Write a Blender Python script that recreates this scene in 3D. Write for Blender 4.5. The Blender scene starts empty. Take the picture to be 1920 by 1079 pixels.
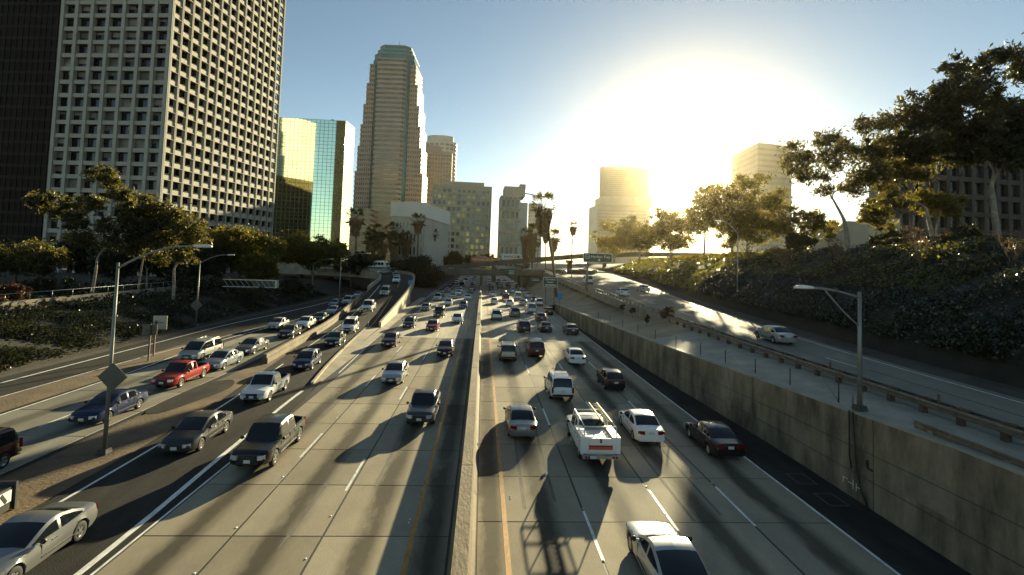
import bpy, math, random
import numpy as np
from mathutils import Vector, Matrix, Euler

random.seed(7)
rng = np.random.default_rng(11)
S = bpy.context.scene
COL = S.collection

# ------------------------------------------------------------------ camera
# freeway runs along +Y, X to the right, ground z = 0; photographer on a footbridge 10.8 m above the lanes
cam_d = bpy.data.cameras.new('camera')
cam = bpy.data.objects.new('camera', cam_d)
COL.objects.link(cam)
right = Vector((0.99774776, -0.05790233, 0.0338635))
up = Vector((-0.03661734, -0.04717968, 0.99821503))
back = Vector((-0.05620131, -0.9972068, -0.04919365))
cam.matrix_world = Matrix(((right.x, up.x, back.x, 0), (right.y, up.y, back.y, 0),
                           (right.z, up.z, back.z, 10.8), (0, 0, 0, 1)))
cam_d.sensor_width = 36.0
cam_d.lens = 930 / 1920 * 36
cam_d.shift_y = -99.5 / 1920
cam_d.clip_start = 0.1
cam_d.clip_end = 12000
S.camera = cam

# ------------------------------------------------------------------ light
SUN_AZ, SUN_EL = math.radians(22.7), math.radians(11.8)
sun_dir = Vector((math.sin(SUN_AZ) * math.cos(SUN_EL), math.cos(SUN_AZ) * math.cos(SUN_EL), math.sin(SUN_EL)))
W = bpy.data.worlds.new('World')
S.world = W
W.use_nodes = True
wn = W.node_tree.nodes
bg = wn['Background']
sky = wn.new('ShaderNodeTexSky')
sky.sky_type = 'NISHITA'
sky.sun_disc = False
sky.sun_elevation = SUN_EL
sky.sun_rotation = SUN_AZ
sky.altitude = 80
sky.air_density = 0.72
sky.dust_density = 0.08
sky.ozone_density = 0.6
tint = wn.new('ShaderNodeVectorMath')          # one white balance for the whole sky
tint.operation = 'MULTIPLY'
tint.inputs[1].default_value = (1.03, 1.05, 0.92)
W.node_tree.links.new(sky.outputs[0], tint.inputs[0])
W.node_tree.links.new(tint.outputs[0], bg.inputs[0])
bg.inputs[1].default_value = 0.052
sl = bpy.data.lights.new('sun', 'SUN')
sl.energy = 5.0
sl.angle = math.radians(0.53)
sl.color = (1.0, 0.87, 0.52)
so = bpy.data.objects.new('sun', sl)
so.rotation_euler = sun_dir.to_track_quat('Z', 'Y').to_euler()
so.location = (60, 60, 80)
COL.objects.link(so)
S.view_settings.view_transform = 'Standard'
S.view_settings.look = 'None'
S.view_settings.exposure = 1.6
S.view_settings.gamma = 1.0
S.view_settings.use_curve_mapping = False
S.render.engine = 'CYCLES'
cy = S.cycles
cy.use_denoising = True
cy.max_bounces = 5
cy.diffuse_bounces = 1
cy.glossy_bounces = 3
cy.transmission_bounces = 3
cy.transparent_max_bounces = 4
cy.volume_bounces = 0
cy.sample_clamp_indirect = 3.0
cy.sample_clamp_direct = 0
cy.caustics_reflective = False
cy.caustics_refractive = False
cy.blur_glossy = 0.5
cy.use_adaptive_sampling = True
cy.adaptive_threshold = 0.015

# ------------------------------------------------------------------ materials
MATS = {}


def mat(name, col, rough=.7, metal=0., var=.18, scale=.6, bump=0., bscale=12., coat=0., spec=.5, rnd=0., col2=None, emit=None, aniso=(1, 1, 1)):
    """procedural surface: base colour varied by world-space noise, optional relief"""
    if name in MATS:
        return MATS[name]
    m = bpy.data.materials.new(name)
    m.use_nodes = True
    nt = m.node_tree
    N, L = nt.nodes, nt.links
    b = N['Principled BSDF']
    b.inputs['Roughness'].default_value = rough
    b.inputs['Metallic'].default_value = metal
    b.inputs['Specular IOR Level'].default_value = spec
    if coat:
        b.inputs['Coat Weight'].default_value = coat
        b.inputs['Coat Roughness'].default_value = .06
    g = N.new('ShaderNodeNewGeometry')
    mp = N.new('ShaderNodeMapping')
    mp.inputs['Scale'].default_value = aniso
    L.new(g.outputs['Position'], mp.inputs[0])
    if var > 0 or col2:
        t = N.new('ShaderNodeTexNoise')
        t.inputs['Scale'].default_value = scale
        t.inputs['Detail'].default_value = 6
        t.inputs['Roughness'].default_value = .65
        L.new(mp.outputs[0], t.inputs['Vector'])
        r = N.new('ShaderNodeMapRange')
        r.inputs[1].default_value = .33
        r.inputs[2].default_value = .67
        L.new(t.outputs[0], r.inputs[0])
        mx = N.new('ShaderNodeMix')
        mx.data_type = 'RGBA'
        c2 = col2 if col2 else tuple(min(1, c * (1 + var)) for c in col)
        c1 = col if col2 else tuple(c * (1 - var) for c in col)
        mx.inputs[6].default_value = (*c1, 1)
        mx.inputs[7].default_value = (*c2, 1)
        L.new(r.outputs[0], mx.inputs[0])
        out = mx.outputs[2]
        if rnd:
            oi = N.new('ShaderNodeObjectInfo')
            rr = N.new('ShaderNodeMapRange')
            rr.inputs[3].default_value = 1 - rnd
            rr.inputs[4].default_value = 1 + rnd
            L.new(oi.outputs['Random'], rr.inputs[0])
            vm = N.new('ShaderNodeVectorMath')
            vm.operation = 'SCALE'
            L.new(out, vm.inputs[0])
            L.new(rr.outputs[0], vm.inputs['Scale'])
            out = vm.outputs[0]
        L.new(out, b.inputs['Base Color'])
    else:
        b.inputs['Base Color'].default_value = (*col, 1)
    if bump:
        t2 = N.new('ShaderNodeTexNoise')
        t2.inputs['Scale'].default_value = bscale
        t2.inputs['Detail'].default_value = 3
        L.new(mp.outputs[0], t2.inputs['Vector'])
        bp = N.new('ShaderNodeBump')
        bp.inputs['Strength'].default_value = bump
        bp.inputs['Distance'].default_value = .05
        L.new(t2.outputs[0], bp.inputs['Height'])
        L.new(bp.outputs[0], b.inputs['Normal'])
    if emit:
        b.inputs['Emission Color'].default_value = (*emit[:3], 1)
        b.inputs['Emission Strength'].default_value = emit[3]
    MATS[name] = m
    return m


def leaf_mat(name, col, trans=.4, rough=.45, spec=.4):
    if name in MATS:
        return MATS[name]
    m = bpy.data.materials.new(name)
    m.use_nodes = True
    nt = m.node_tree
    N, L = nt.nodes, nt.links
    b = N['Principled BSDF']
    b.inputs['Roughness'].default_value = rough
    b.inputs['Specular IOR Level'].default_value = spec
    g = N.new('ShaderNodeNewGeometry')
    t = N.new('ShaderNodeTexNoise')
    t.inputs['Scale'].default_value = .9
    t.inputs['Detail'].default_value = 5
    L.new(g.outputs['Position'], t.inputs['Vector'])
    r = N.new('ShaderNodeMapRange')
    r.inputs[1].default_value = .3
    r.inputs[2].default_value = .7
    L.new(t.outputs[0], r.inputs[0])
    mx = N.new('ShaderNodeMix')
    mx.data_type = 'RGBA'
    mx.inputs[6].default_value = (col[0] * .55, col[1] * .6, col[2] * .6, 1)
    mx.inputs[7].default_value = (col[0] * 1.5, col[1] * 1.35, col[2] * 1.1, 1)
    L.new(r.outputs[0], mx.inputs[0])
    L.new(mx.outputs[2], b.inputs['Base Color'])
    tr = N.new('ShaderNodeBsdfTranslucent')
    vm = N.new('ShaderNodeVectorMath')
    vm.operation = 'MULTIPLY'
    vm.inputs[1].default_value = (2.6, 2.1, .8)
    L.new(mx.outputs[2], vm.inputs[0])
    L.new(vm.outputs[0], tr.inputs[0])
    ms = N.new('ShaderNodeMixShader')
    ms.inputs[0].default_value = trans
    L.new(b.outputs[0], ms.inputs[1])
    L.new(tr.outputs[0], ms.inputs[2])
    L.new(ms.outputs[0], N['Material Output'].inputs[0])
    MATS[name] = m
    return m


def slab_mat(name, col, streak):
    """lane concrete: fine aggregate, tined grain along the lane, an oil-dark band down the lane's middle, tyre polish"""
    m = bpy.data.materials.new(name)
    m.use_nodes = True
    nt = m.node_tree
    N, L = nt.nodes, nt.links
    b = N['Principled BSDF']
    b.inputs['Roughness'].default_value = .82
    b.inputs['Specular IOR Level'].default_value = .12
    tc = N.new('ShaderNodeTexCoord')
    g = N.new('ShaderNodeNewGeometry')

    def noise(scale, vec, sc, det=5):
        mp = N.new('ShaderNodeMapping')
        mp.inputs['Scale'].default_value = sc
        L.new(vec, mp.inputs[0])
        t = N.new('ShaderNodeTexNoise')
        t.inputs['Scale'].default_value = scale
        t.inputs['Detail'].default_value = det
        t.inputs['Roughness'].default_value = .68
        L.new(mp.outputs[0], t.inputs['Vector'])
        return t.outputs[0]

    def math_(op, a, bb, c=None):
        n = N.new('ShaderNodeMath')
        n.operation = op
        for i, v in enumerate((a, bb, c)):
            if v is None:
                continue
            if isinstance(v, (int, float)):
                n.inputs[i].default_value = v
            else:
                L.new(v, n.inputs[i])
        return n.outputs[0]

    pos = g.outputs['Position']
    big = noise(.35, pos, (1, .5, 1))
    grain = noise(9, pos, (6, .35, 1))
    fine = noise(35, pos, (1, 1, 1), 2)
    blot = noise(.9, pos, (1, .3, 1))
    sx = N.new('ShaderNodeSeparateXYZ')
    L.new(tc.outputs['Object'], sx.inputs[0])
    x = math_('ABSOLUTE', math_('MULTIPLY_ADD', blot, .5, math_('ADD', sx.outputs[0], -.25)), 0)
    band = math_('SUBTRACT', 1.0, math_('SMOOTH_MIN', math_('DIVIDE', x, .72), 1.0, .25))
    band = math_('MULTIPLY', band, math_('MULTIPLY_ADD', blot, 2.2, -.25))
    band = math_('MINIMUM', math_('MAXIMUM', math_('MULTIPLY', band, math_('MULTIPLY_ADD', grain, 1.4, .3)), 0.0), .6)
    oi = N.new('ShaderNodeObjectInfo')
    v = math_('MULTIPLY_ADD', big, .9, .54)
    v = math_('MULTIPLY', v, math_('MULTIPLY_ADD', grain, .8, .6))
    v = math_('MULTIPLY', v, math_('MULTIPLY_ADD', fine, .8, .6))
    v = math_('MULTIPLY', v, math_('MULTIPLY_ADD', oi.outputs['Random'], .34, .80))
    v = math_('MULTIPLY', v, math_('SUBTRACT', 1.0, math_('MULTIPLY', band, streak)))
    vm = N.new('ShaderNodeVectorMath')
    vm.operation = 'SCALE'
    vm.inputs[0].default_value = col
    L.new(v, vm.inputs['Scale'])
    L.new(vm.outputs[0], b.inputs['Base Color'])
    bp = N.new('ShaderNodeBump')
    bp.inputs['Strength'].default_value = .35
    bp.inputs['Distance'].default_value = .01
    L.new(fine, bp.inputs['Height'])
    L.new(bp.outputs[0], b.inputs['Normal'])
    MATS[name] = m
    return m


slab_mat('lane concrete', (.315, .272, .198), 1.2)
slab_mat('road concrete', (.26, .24, .19), .8)
mat('skid', (.14, .125, .10), .9, var=.35, scale=1.5, aniso=(3, .4, 1))
mat('patch paint', (.20, .165, .115), .9, var=.25, scale=1.2)
mat('asphalt', (.036, .034, .030), .9, spec=.15, var=.35, scale=.5, bump=.4, bscale=30, aniso=(1.5, .5, 1))
mat('far pavement', (.38, .335, .25), .85, var=.25, scale=.4, aniso=(2.5, .2, 1))  # lightened to carry the glow and haze of distance in the colour
mat('joint tar', (.02, .019, .018), .7, var=.2)
mat('dirt', (.075, .055, .036), .95, col2=(.19, .125, .06), scale=.35, bump=.6, bscale=6)
mat('soil', (.02, .018, .012), .95, var=.4, scale=.5, bump=.7, bscale=4)
mat('verge dirt', (.055, .046, .035), .95, var=.4, scale=.6, bump=.6, bscale=6)
mat('gore concrete', (.36, .31, .225), .8, var=.25, scale=.5, bump=.3)
mat('strip concrete', (.30, .275, .215), .8, var=.22, scale=.6, bump=.3)
mat('slope paving', (.30, .24, .15), .85, var=.25, scale=.25, bump=.4, bscale=4)
mat('barrier concrete', (.155, .118, .076), .85, var=.35, scale=1.2, bump=.5, bscale=9, aniso=(1, .4, 1))
mat('wall concrete', (.185, .15, .098), .9, var=.6, scale=.7, bump=.5, bscale=10, aniso=(1, 1, .35), rnd=.1)
mat('old concrete', (.24, .21, .16), .85, var=.3, scale=.5, bump=.3, rnd=.06)
mat('bridge concrete', (.125, .108, .08), .9, var=.3, scale=.4, rnd=.06)
mat('civic stain', (.075, .06, .042), .95, var=.4, scale=2)
mat('joint edge', (.075, .068, .055), .8, var=.3, scale=2)
mat('white paint', (.72, .71, .66), .6, var=.3, scale=3, aniso=(2, .6, 1))
mat('yellow paint', (.40, .19, .03), .65, var=.35, scale=3, aniso=(2, .6, 1))
mat('marker white', (.7, .7, .66), .4, var=.1)
mat('galvanised', (.42, .42, .40), .42, metal=.75, var=.2, scale=2)
mat('pole grey', (.22, .22, .20), .5, metal=.5, var=.15, scale=2)
mat('lamp white', (.62, .62, .58), .4, var=.08)
mat('dark steel', (.05, .05, .05), .5, metal=.4, var=.2)
mat('sign back', (.10, .095, .085), .55, metal=.4, var=.2)
mat('sign back pale', (.34, .31, .26), .55, metal=.2, var=.2)
mat('wood post', (.10, .062, .04), .85, var=.35, scale=4, bump=.4)
mat('rail steel', (.20, .165, .12), .5, metal=.5, var=.3, scale=3)
mat('sign green', (.012, .075, .045), .45, var=.15)
mat('sign white', (.75, .75, .70), .4, var=.05)
mat('sign blue', (.05, .19, .42), .5, var=.1)
mat('black cable', (.012, .012, .012), .6, var=.1)
# ------------------------------------------------------------------ mesh helpers
class MB:
    def __init__(s):
        s.v, s.f, s.m, s.sm = [], [], [], []

    def add(s, vs, fs, mi=0, smooth=False):
        o = len(s.v)
        s.v += [tuple(v) for v in vs]
        for f in fs:
            s.f.append(tuple(o + i for i in f))
            s.m.append(mi)
            s.sm.append(smooth)
        return s

    def box(s, c, d, mi=0, rz=0., rx=0., ry=0., taper=1.):
        hx, hy, hz = d[0] / 2, d[1] / 2, d[2] / 2
        vs = [Vector((x * hx * (taper if z > 0 else 1), y * hy * (taper if z > 0 else 1), z * hz)) for z in (-1, 1) for x, y in ((-1, -1), (1, -1), (1, 1), (-1, 1))]
        if rz or rx or ry:
            R = Euler((rx, ry, rz)).to_matrix()
            vs = [R @ v for v in vs]
        c = Vector(c)
        return s.add([v + c for v in vs], [(3, 2, 1, 0), (4, 5, 6, 7), (0, 1, 5, 4), (1, 2, 6, 5), (2, 3, 7, 6), (3, 0, 4, 7)], mi)

    def tube(s, pts, r, n=8, mi=0, cap=True):
        pts = [Vector(p) for p in pts]
        if isinstance(r, (int, float)):
            r = [r] * len(pts)
        vs, fs = [], []
        ref = None
        for i, p in enumerate(pts):
            d = (pts[min(i + 1, len(pts) - 1)] - pts[max(i - 1, 0)])
            d = d.normalized() if d.length > 1e-9 else Vector((0, 0, 1))
            if ref is None:
                ref = Vector((1, 0, 0)) if abs(d.x) < .9 else Vector((0, 1, 0))
            a = d.cross(ref).normalized()
            b = d.cross(a)
            ref = -b if False else ref
            for k in range(n):
                t = 2 * math.pi * k / n
                vs.append(p + a * (math.cos(t) * r[i]) + b * (math.sin(t) * r[i]))
        for i in range(len(pts) - 1):
            for k in range(n):
                k2 = (k + 1) % n
                fs.append((i * n + k, i * n + k2, (i + 1) * n + k2, (i + 1) * n + k))
        s.add(vs, fs, mi, True)
        if cap:
            m = len(s.v) - len(vs)
            s.f += [tuple(m + k for k in range(n))[::-1], tuple(m + (len(pts) - 1) * n + k for k in range(n))]
            s.m += [mi, mi]
            s.sm += [False, False]
        return s

    def lathe(s, prof, n=20, axis='z', c=(0, 0, 0), mi=0, smooth=True):
        vs, fs = [], []
        for r, h in prof:
            for k in range(n):
                t = 2 * math.pi * k / n
                q = (r * math.cos(t), r * math.sin(t), h)
                if axis == 'x':
                    q = (h, q[0], q[1])
                elif axis == 'y':
                    q = (q[0], h, q[1])
                vs.append((q[0] + c[0], q[1] + c[1], q[2] + c[2]))
        for i in range(len(prof) - 1):
            for k in range(n):
                k2 = (k + 1) % n
                fs.append((i * n + k, i * n + k2, (i + 1) * n + k2, (i + 1) * n + k))
        return s.add(vs, fs, mi, smooth)

    def prism(s, poly, z0, z1, mi=0, top=True):
        n = len(poly)
        vs = [(x, y, z0) for x, y in poly] + [(x, y, z1) for x, y in poly]
        fs = [(i, (i + 1) % n, n + (i + 1) % n, n + i) for i in range(n)]
        if top:
            fs += [tuple(range(n, 2 * n)), tuple(range(n))[::-1]]
        return s.add(vs, fs, mi)

    def mesh(s, name, mats, sharp=None):
        me = bpy.data.meshes.new(name)
        me.from_pydata(s.v, [], s.f)
        for m in mats:
            me.materials.append(MATS[m] if isinstance(m, str) else m)
        me.polygons.foreach_set('material_index', s.m)
        me.polygons.foreach_set('use_smooth', s.sm)
        me.update()
        if sharp:
            me.set_sharp_from_angle(angle=math.radians(sharp))
        return me

    def build(s, name, mats, parent=None, loc=(0, 0, 0), rz=0., sharp=None):
        if isinstance(mats, str):
            mats = [mats]
        return link(name, s.mesh(name, mats, sharp), parent, loc, rz)


def link(name, data, parent=None, loc=(0, 0, 0), rz=0., rot=None, scale=None):
    o = bpy.data.objects.new(name, data)
    o.location = loc
    o.rotation_euler = rot if rot is not None else (0, 0, rz)
    if scale:
        o.scale = scale
    if parent:
        o.parent = parent
    COL.objects.link(o)
    return o


def tag(o, label=None, cat=None, group=None, kind=None):
    if label:
        o['label'] = label
    if cat:
        o['category'] = cat
    if group:
        o['group'] = group
    if kind:
        o['kind'] = kind
    return o


def empty(name, loc, rz=0., label=None, cat=None, group=None):
    o = link(name, None, None, loc, rz)
    o.empty_display_size = .3
    return tag(o, label, cat, group)


def interp(y, tab):
    """tab: rows (y, a, b, ..) -> interpolated (a, b, ..)"""
    t = np.array(tab, float)
    r = [float(np.interp(y, t[:, 0], t[:, k])) for k in range(1, t.shape[1])]
    return r[0] if len(r) == 1 else r


def smooth_line(pts, n=6):
    """Catmull-Rom through the points"""
    P_ = [np.array(p, float) for p in pts]
    P_ = [2 * P_[0] - P_[1]] + P_ + [2 * P_[-1] - P_[-2]]
    out = []
    for i in range(1, len(P_) - 2):
        a, b, c, d = P_[i - 1:i + 3]
        for k in range(n):
            t = k / n
            out.append(.5 * ((2 * b) + (c - a) * t + (2 * a - 5 * b + 4 * c - d) * t * t + (3 * b - a - 3 * c + d) * t ** 3))
    out.append(P_[-2])
    return [tuple(map(float, p)) for p in out]


def strip_mb(lines, mi=0, smooth=True):
    n = len(lines[0])
    mb = MB()
    vs = [p for ln in lines for p in ln]
    fs = []
    for a in range(len(lines) - 1):
        for i in range(n - 1):
            fs.append((a * n + i, a * n + i + 1, (a + 1) * n + i + 1, (a + 1) * n + i))
    mb.add(vs, fs, mi, smooth)
    return mb


def up_faces(me):
    """turn sheet faces upwards"""
    me.update()
    flip = [p.index for p in me.polygons if p.normal.z < 0]
    if len(flip) > len(me.polygons) / 2:
        me.flip_normals()


def sheet(name, lines, m, kind='structure', parent=None):
    mb = strip_mb(lines)
    o = mb.build(name, m, parent)
    up_faces(o.data)
    if kind and not parent:
        o['kind'] = kind
    return o


def wall_along(line, h0, h1, thick, mb=None, mi=0):
    """vertical wall along polyline: line pts (x,y,z); from z+h0 to z+h1 (numbers or lists)"""
    mb = mb or MB()
    n = len(line)
    H0 = h0 if isinstance(h0, list) else [h0] * n
    H1 = h1 if isinstance(h1, list) else [h1] * n
    vs = []
    for i, p in enumerate(line):
        a, b = Vector(line[max(i - 1, 0)]), Vector(line[min(i + 1, n - 1)])
        d = (b - a)
        d.z = 0
        d.normalize()
        q = Vector((d.y, -d.x, 0)) * thick / 2
        P0 = Vector(p)
        for sgn, hh in ((-1, H0[i]), (1, H0[i]), (1, H1[i]), (-1, H1[i])):
            v = P0 + q * sgn
            v.z = p[2] + hh
            vs.append(v)
    fs = []
    for i in range(n - 1):
        for k in range(4):
            k2 = (k + 1) % 4
            fs.append((i * 4 + k, (i + 1) * 4 + k, (i + 1) * 4 + k2, i * 4 + k2))
    fs += [(0, 1, 2, 3), ((n - 1) * 4 + 3, (n - 1) * 4 + 2, (n - 1) * 4 + 1, (n - 1) * 4)]
    mb.add(vs, fs, mi)
    return mb


BOXMESH = {}


def unit_box(name, m):
    k = (name, m)
    if k not in BOXMESH:
        BOXMESH[k] = MB().box((0, 0, 0), (1, 1, 1)).mesh(name, [m])
    return BOXMESH[k]


# ------------------------------------------------------------------ ground and roads
g = MB().add([(-2400, -300, -.35), (2400, -300, -.35), (2400, 3000, -.35), (-2400, 3000, -.35)], [(0, 1, 2, 3)]).build('ground', 'soil')
tag(g, kind='structure')

YS = [-12, 0, 10, 20, 30, 40, 50, 60, 70, 80, 90, 100, 110, 120, 135, 150, 165, 180, 200, 240, 300, 380, 460]
EDGE_R = [(-12, 18.05), (30, 18.0), (50, 17.1), (102, 15.15), (180, 15.6), (460, 17)]          # foot of the right wall
EDGE_L = [(-12, -12.45), (36, -12.45), (42, -13.2), (57, -14.3), (75, -14.85), (107, -15.7), (120, -15.8), (460, -15.8)]
JOINT_Y0, JOINT_D = 15.55, 4.27
SLAB_ROWS = 12
Y_SLAB_END = JOINT_Y0 + SLAB_ROWS * JOINT_D

fw = sheet('freeway', [[(interp(y, EDGE_L), y, -.010) for y in YS], [(0, y, -.010) for y in YS], [(interp(y, EDGE_R), y, -.010) for y in YS]], 'joint tar')
far_y = [Y_SLAB_END + .02] + [y for y in YS if y > Y_SLAB_END + 1]
for x0, x1 in ((-12.42, -.86), (.1, 15.2)):
    sheet('pavement', [[(x0 if x0 > 0 or x0 > -12 else max(x0, -12.42), y, 0) for y in far_y], [(x1, y, 0) for y in far_y]], 'far pavement', parent=fw)
LANES = [-12.36, -9.08, -5.72, -2.33, -.9, .12, 1.28, 4.72, 8.27, 11.75, 15.25]
slab_cache = {}
for row in range(-2, SLAB_ROWS):
    ya = JOINT_Y0 + row * JOINT_D
    for a, b in zip(LANES[:-1], LANES[1:]):
        if a == -.9:
            continue
        w = b - a - .085
        d = JOINT_D - .055
        k = round(w, 3)
        if k not in slab_cache:
            mb = MB()
            e = .004
            vs = [(-w / 2, -d / 2, -.03), (w / 2, -d / 2, -.03), (w / 2, d / 2, -.03), (-w / 2, d / 2, -.03),
                  (-w / 2 + e, -d / 2 + e, 0), (w / 2 - e, -d / 2 + e, 0), (w / 2 - e, d / 2 - e, 0), (-w / 2 + e, d / 2 - e, 0)]
            mb.add(vs, [(4, 5, 6, 7), (0, 1, 5, 4), (1, 2, 6, 5), (2, 3, 7, 6), (3, 0, 4, 7)])
            slab_cache[k] = mb.mesh('slab', ['lane concrete'])
        yoff = 1.1 if a > 0 else 0
        link('slab', slab_cache[k], fw, ((a + b) / 2, ya + JOINT_D / 2 + yoff, random.uniform(-.002, .002)))

# right shoulder: asphalt gutter between edge line and wall, with drain grates
sheet('shoulder', [[(15.28, y, -.004) for y in YS], [(interp(y, EDGE_R) - .05, y, -.004) for y in YS]], 'asphalt')
for yy in (22.4, 24.6):
    gr = empty('drain_grate', (16.75, yy, 0), 0, 'rectangular iron drain grate in the gutter, ' + ('nearer' if yy < 23 else 'farther') + ' of two below the wall', 'drain', 'gutter drains')
    MB().box((0, 0, .002), (.95, .09, .03)).box((0, 1.2, .002), (.95, .09, .03)).box((-.45, .6, .001), (.08, 1.1, .03)).box((.45, .6, .001), (.08, 1.1, .03)).build('frame', 'joint edge', gr)
    bars = MB()
    for k in range(9):
        bars.box((0, .12 + k * .12, 0), (.8, .05, .02))
    bars.build('bars', 'dark steel', gr)


# ---- painted lines (4 mm above the slabs)
def dashes(name, x, y0, n, length=3.6, gap=14.63, w=.12, m='white paint'):
    mb = MB()
    for k in range(n):
        ya = y0 + k * gap
        mb.add([(x - w / 2, ya, .005), (x + w / 2, ya, .005), (x + w / 2, ya + length, .005), (x - w / 2, ya + length, .005)], [(0, 1, 2, 3)])
    return tag(mb.build(name, m), kind='structure')


def line_strip(name, pts, w, m, dz=.006):
    a, b = [], []
    for i, p in enumerate(pts):
        q0, q1 = Vector(pts[max(i - 1, 0)]), Vector(pts[min(i + 1, len(pts) - 1)])
        d = (q1 - q0)
        d.z = 0
        d.normalize()
        nrm = Vector((d.y, -d.x, 0)) * w / 2
        a.append((p[0] - nrm.x, p[1] - nrm.y, p[2] + dz))
        b.append((p[0] + nrm.x, p[1] + nrm.y, p[2] + dz))
    return sheet(name, [a, b], m)


dashes('lane_marking', 4.74, 3.6, 14)
dashes('lane_marking', 8.30, 5.6, 14)
dashes('lane_marking', 11.76, 6.0, 14)
dashes('lane_marking', -5.86, 15.2 + 8.3, 12)
dashes('lane_marking', -9.22, 15.2 + 12.0, 12)
line_strip('edge_line', [(15.25, y, 0) for y in YS if y < 300], .13, 'white paint')
line_strip('edge_line', [(1.28, y, 0) for y in YS if y < 300], .2, 'yellow paint')
line_strip('edge_line', [(-2.33, y, 0) for y in YS if y < 300], .2, 'yellow paint')
ramp_right_line = smooth_line([(-12.75, -5, 0), (-12.85, 17, 0), (-13.25, 27, 0), (-13.6, 36, 0), (-13.65, 40, 0)])
line_strip('edge_line', ramp_right_line, .24, 'white paint', .008)
line_strip('edge_line', [(-12.42, -5, 0), (-12.42, 20, 0), (-12.44, 27, 0), (-12.6, 33, 0)], .1, 'white paint', .007)
line_strip('edge_line', [(-12.6, 46, 0), (-13.2, 60, 0), (-13.7, 80, 0), (-14.2, 110, 0), (-14.4, 200, 0)], .12, 'white paint')
# raised reflective markers in groups beside the joints
mk = MB().box((0, 0, .012), (.07, .07, .016), taper=.7).mesh('road_marker', ['marker white'])
for x, ys in ((-9.2, (17.6, 20.4, 24.9, 29.3, 33.7)), (-5.86, (18.4, 21.3, 25.4)), (8.3, (20.3, 21.6, 23.4, 24.2)), (4.74, (18.3, 21.0, 22.0)), (-2.6, (20.8, 21.05)), (1.62, (22.9, 23.1)), (11.76, (20.7, 22.5, 24.6))):
    for y in ys:
        link('road_marker', mk, fw, (x, y, .003))

# tyre skid marks
for x, y, l, w in ((2.2, 22, 11, .16), (3.6, 22.6, 12, .16), (6.9, 31, 9, .18), (9.3, 21, 14, .15), (10.7, 21.5, 12, .15), (-7.0, 19, 9, .16), (-4.6, 24, 14, .16), (12.7, 34, 12, .17), (-10.2, 30, 12, .15), (7.6, 48, 16, .2)):
    line_strip('skid_mark', smooth_line([(x, y, 0), (x + .05, y + l * .4, 0), (x + .16, y + l, 0)], 4), w, 'skid', .0035)

# ---- left: ramp lane, collector road, dirt gore between them
LY = [-12, 0, 10, 18, 26, 34, 42, 50, 58]
sheet('verge', [[(-40.5, y, -.06) for y in YS if y <= 200], [(-12.4, y, -.06) for y in YS if y <= 200]], 'verge dirt')
RAMP_R = [(-12.40, -12, 0), (-12.40, 10, 0), (-12.42, 26, 0), (-12.6, 36, 0), (-13.3, 43, 0), (-14.35, 57, 0), (-15.0, 75, .08), (-15.55, 92, 1.0), (-16.0, 107, 2.3), (-16.9, 121, 3.5), (-18.6, 137, 4.45), (-22, 151, 4.9), (-28, 161, 5.05), (-42, 168, 5.2), (-70, 171, 5.3)]
RAMP_L = [(-18.0, -12, 0), (-17.9, 10, 0), (-17.9, 26, 0), (-18.2, 36, 0), (-18.9, 43, 0), (-20.4, 57, 0), (-22.1, 75, .08), (-23.5, 92, 1.0), (-24.6, 107, 2.3), (-25.6, 118, 3.3), (-26.4, 130, 4.1), (-28.6, 140, 4.6), (-33, 147, 4.8), (-44, 151, 5.0), (-70, 154, 5.3)]
rr, rl = smooth_line(RAMP_R), smooth_line(RAMP_L)
sheet('ramp_road', [[(p[0], p[1], p[2] + .0) for p in rl], [(p[0], p[1], p[2] + .0) for p in rr]], 'asphalt')
line_strip('edge_line', smooth_line([(-13.35, 42.5, 0), (-15.2, 56.5, 0), (-16.4, 78, .28), (-18.6, 104, 2.04), (-20.2, 122, 3.6), (-22.2, 136, 4.4), (-26, 148, 4.85), (-36, 157, 5.0)]), .16, 'yellow paint', .012)
line_strip('edge_line', smooth_line([(-17.5, -5, 0), (-17.35, 12, 0), (-17.3, 26, 0), (-17.6, 36, 0), (-18.3, 44, 0), (-19.7, 60, 0), (-21.0, 80, .38), (-22.6, 100, 1.7), (-24.2, 120, 3.5)]), .14, 'white paint', .012)
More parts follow.
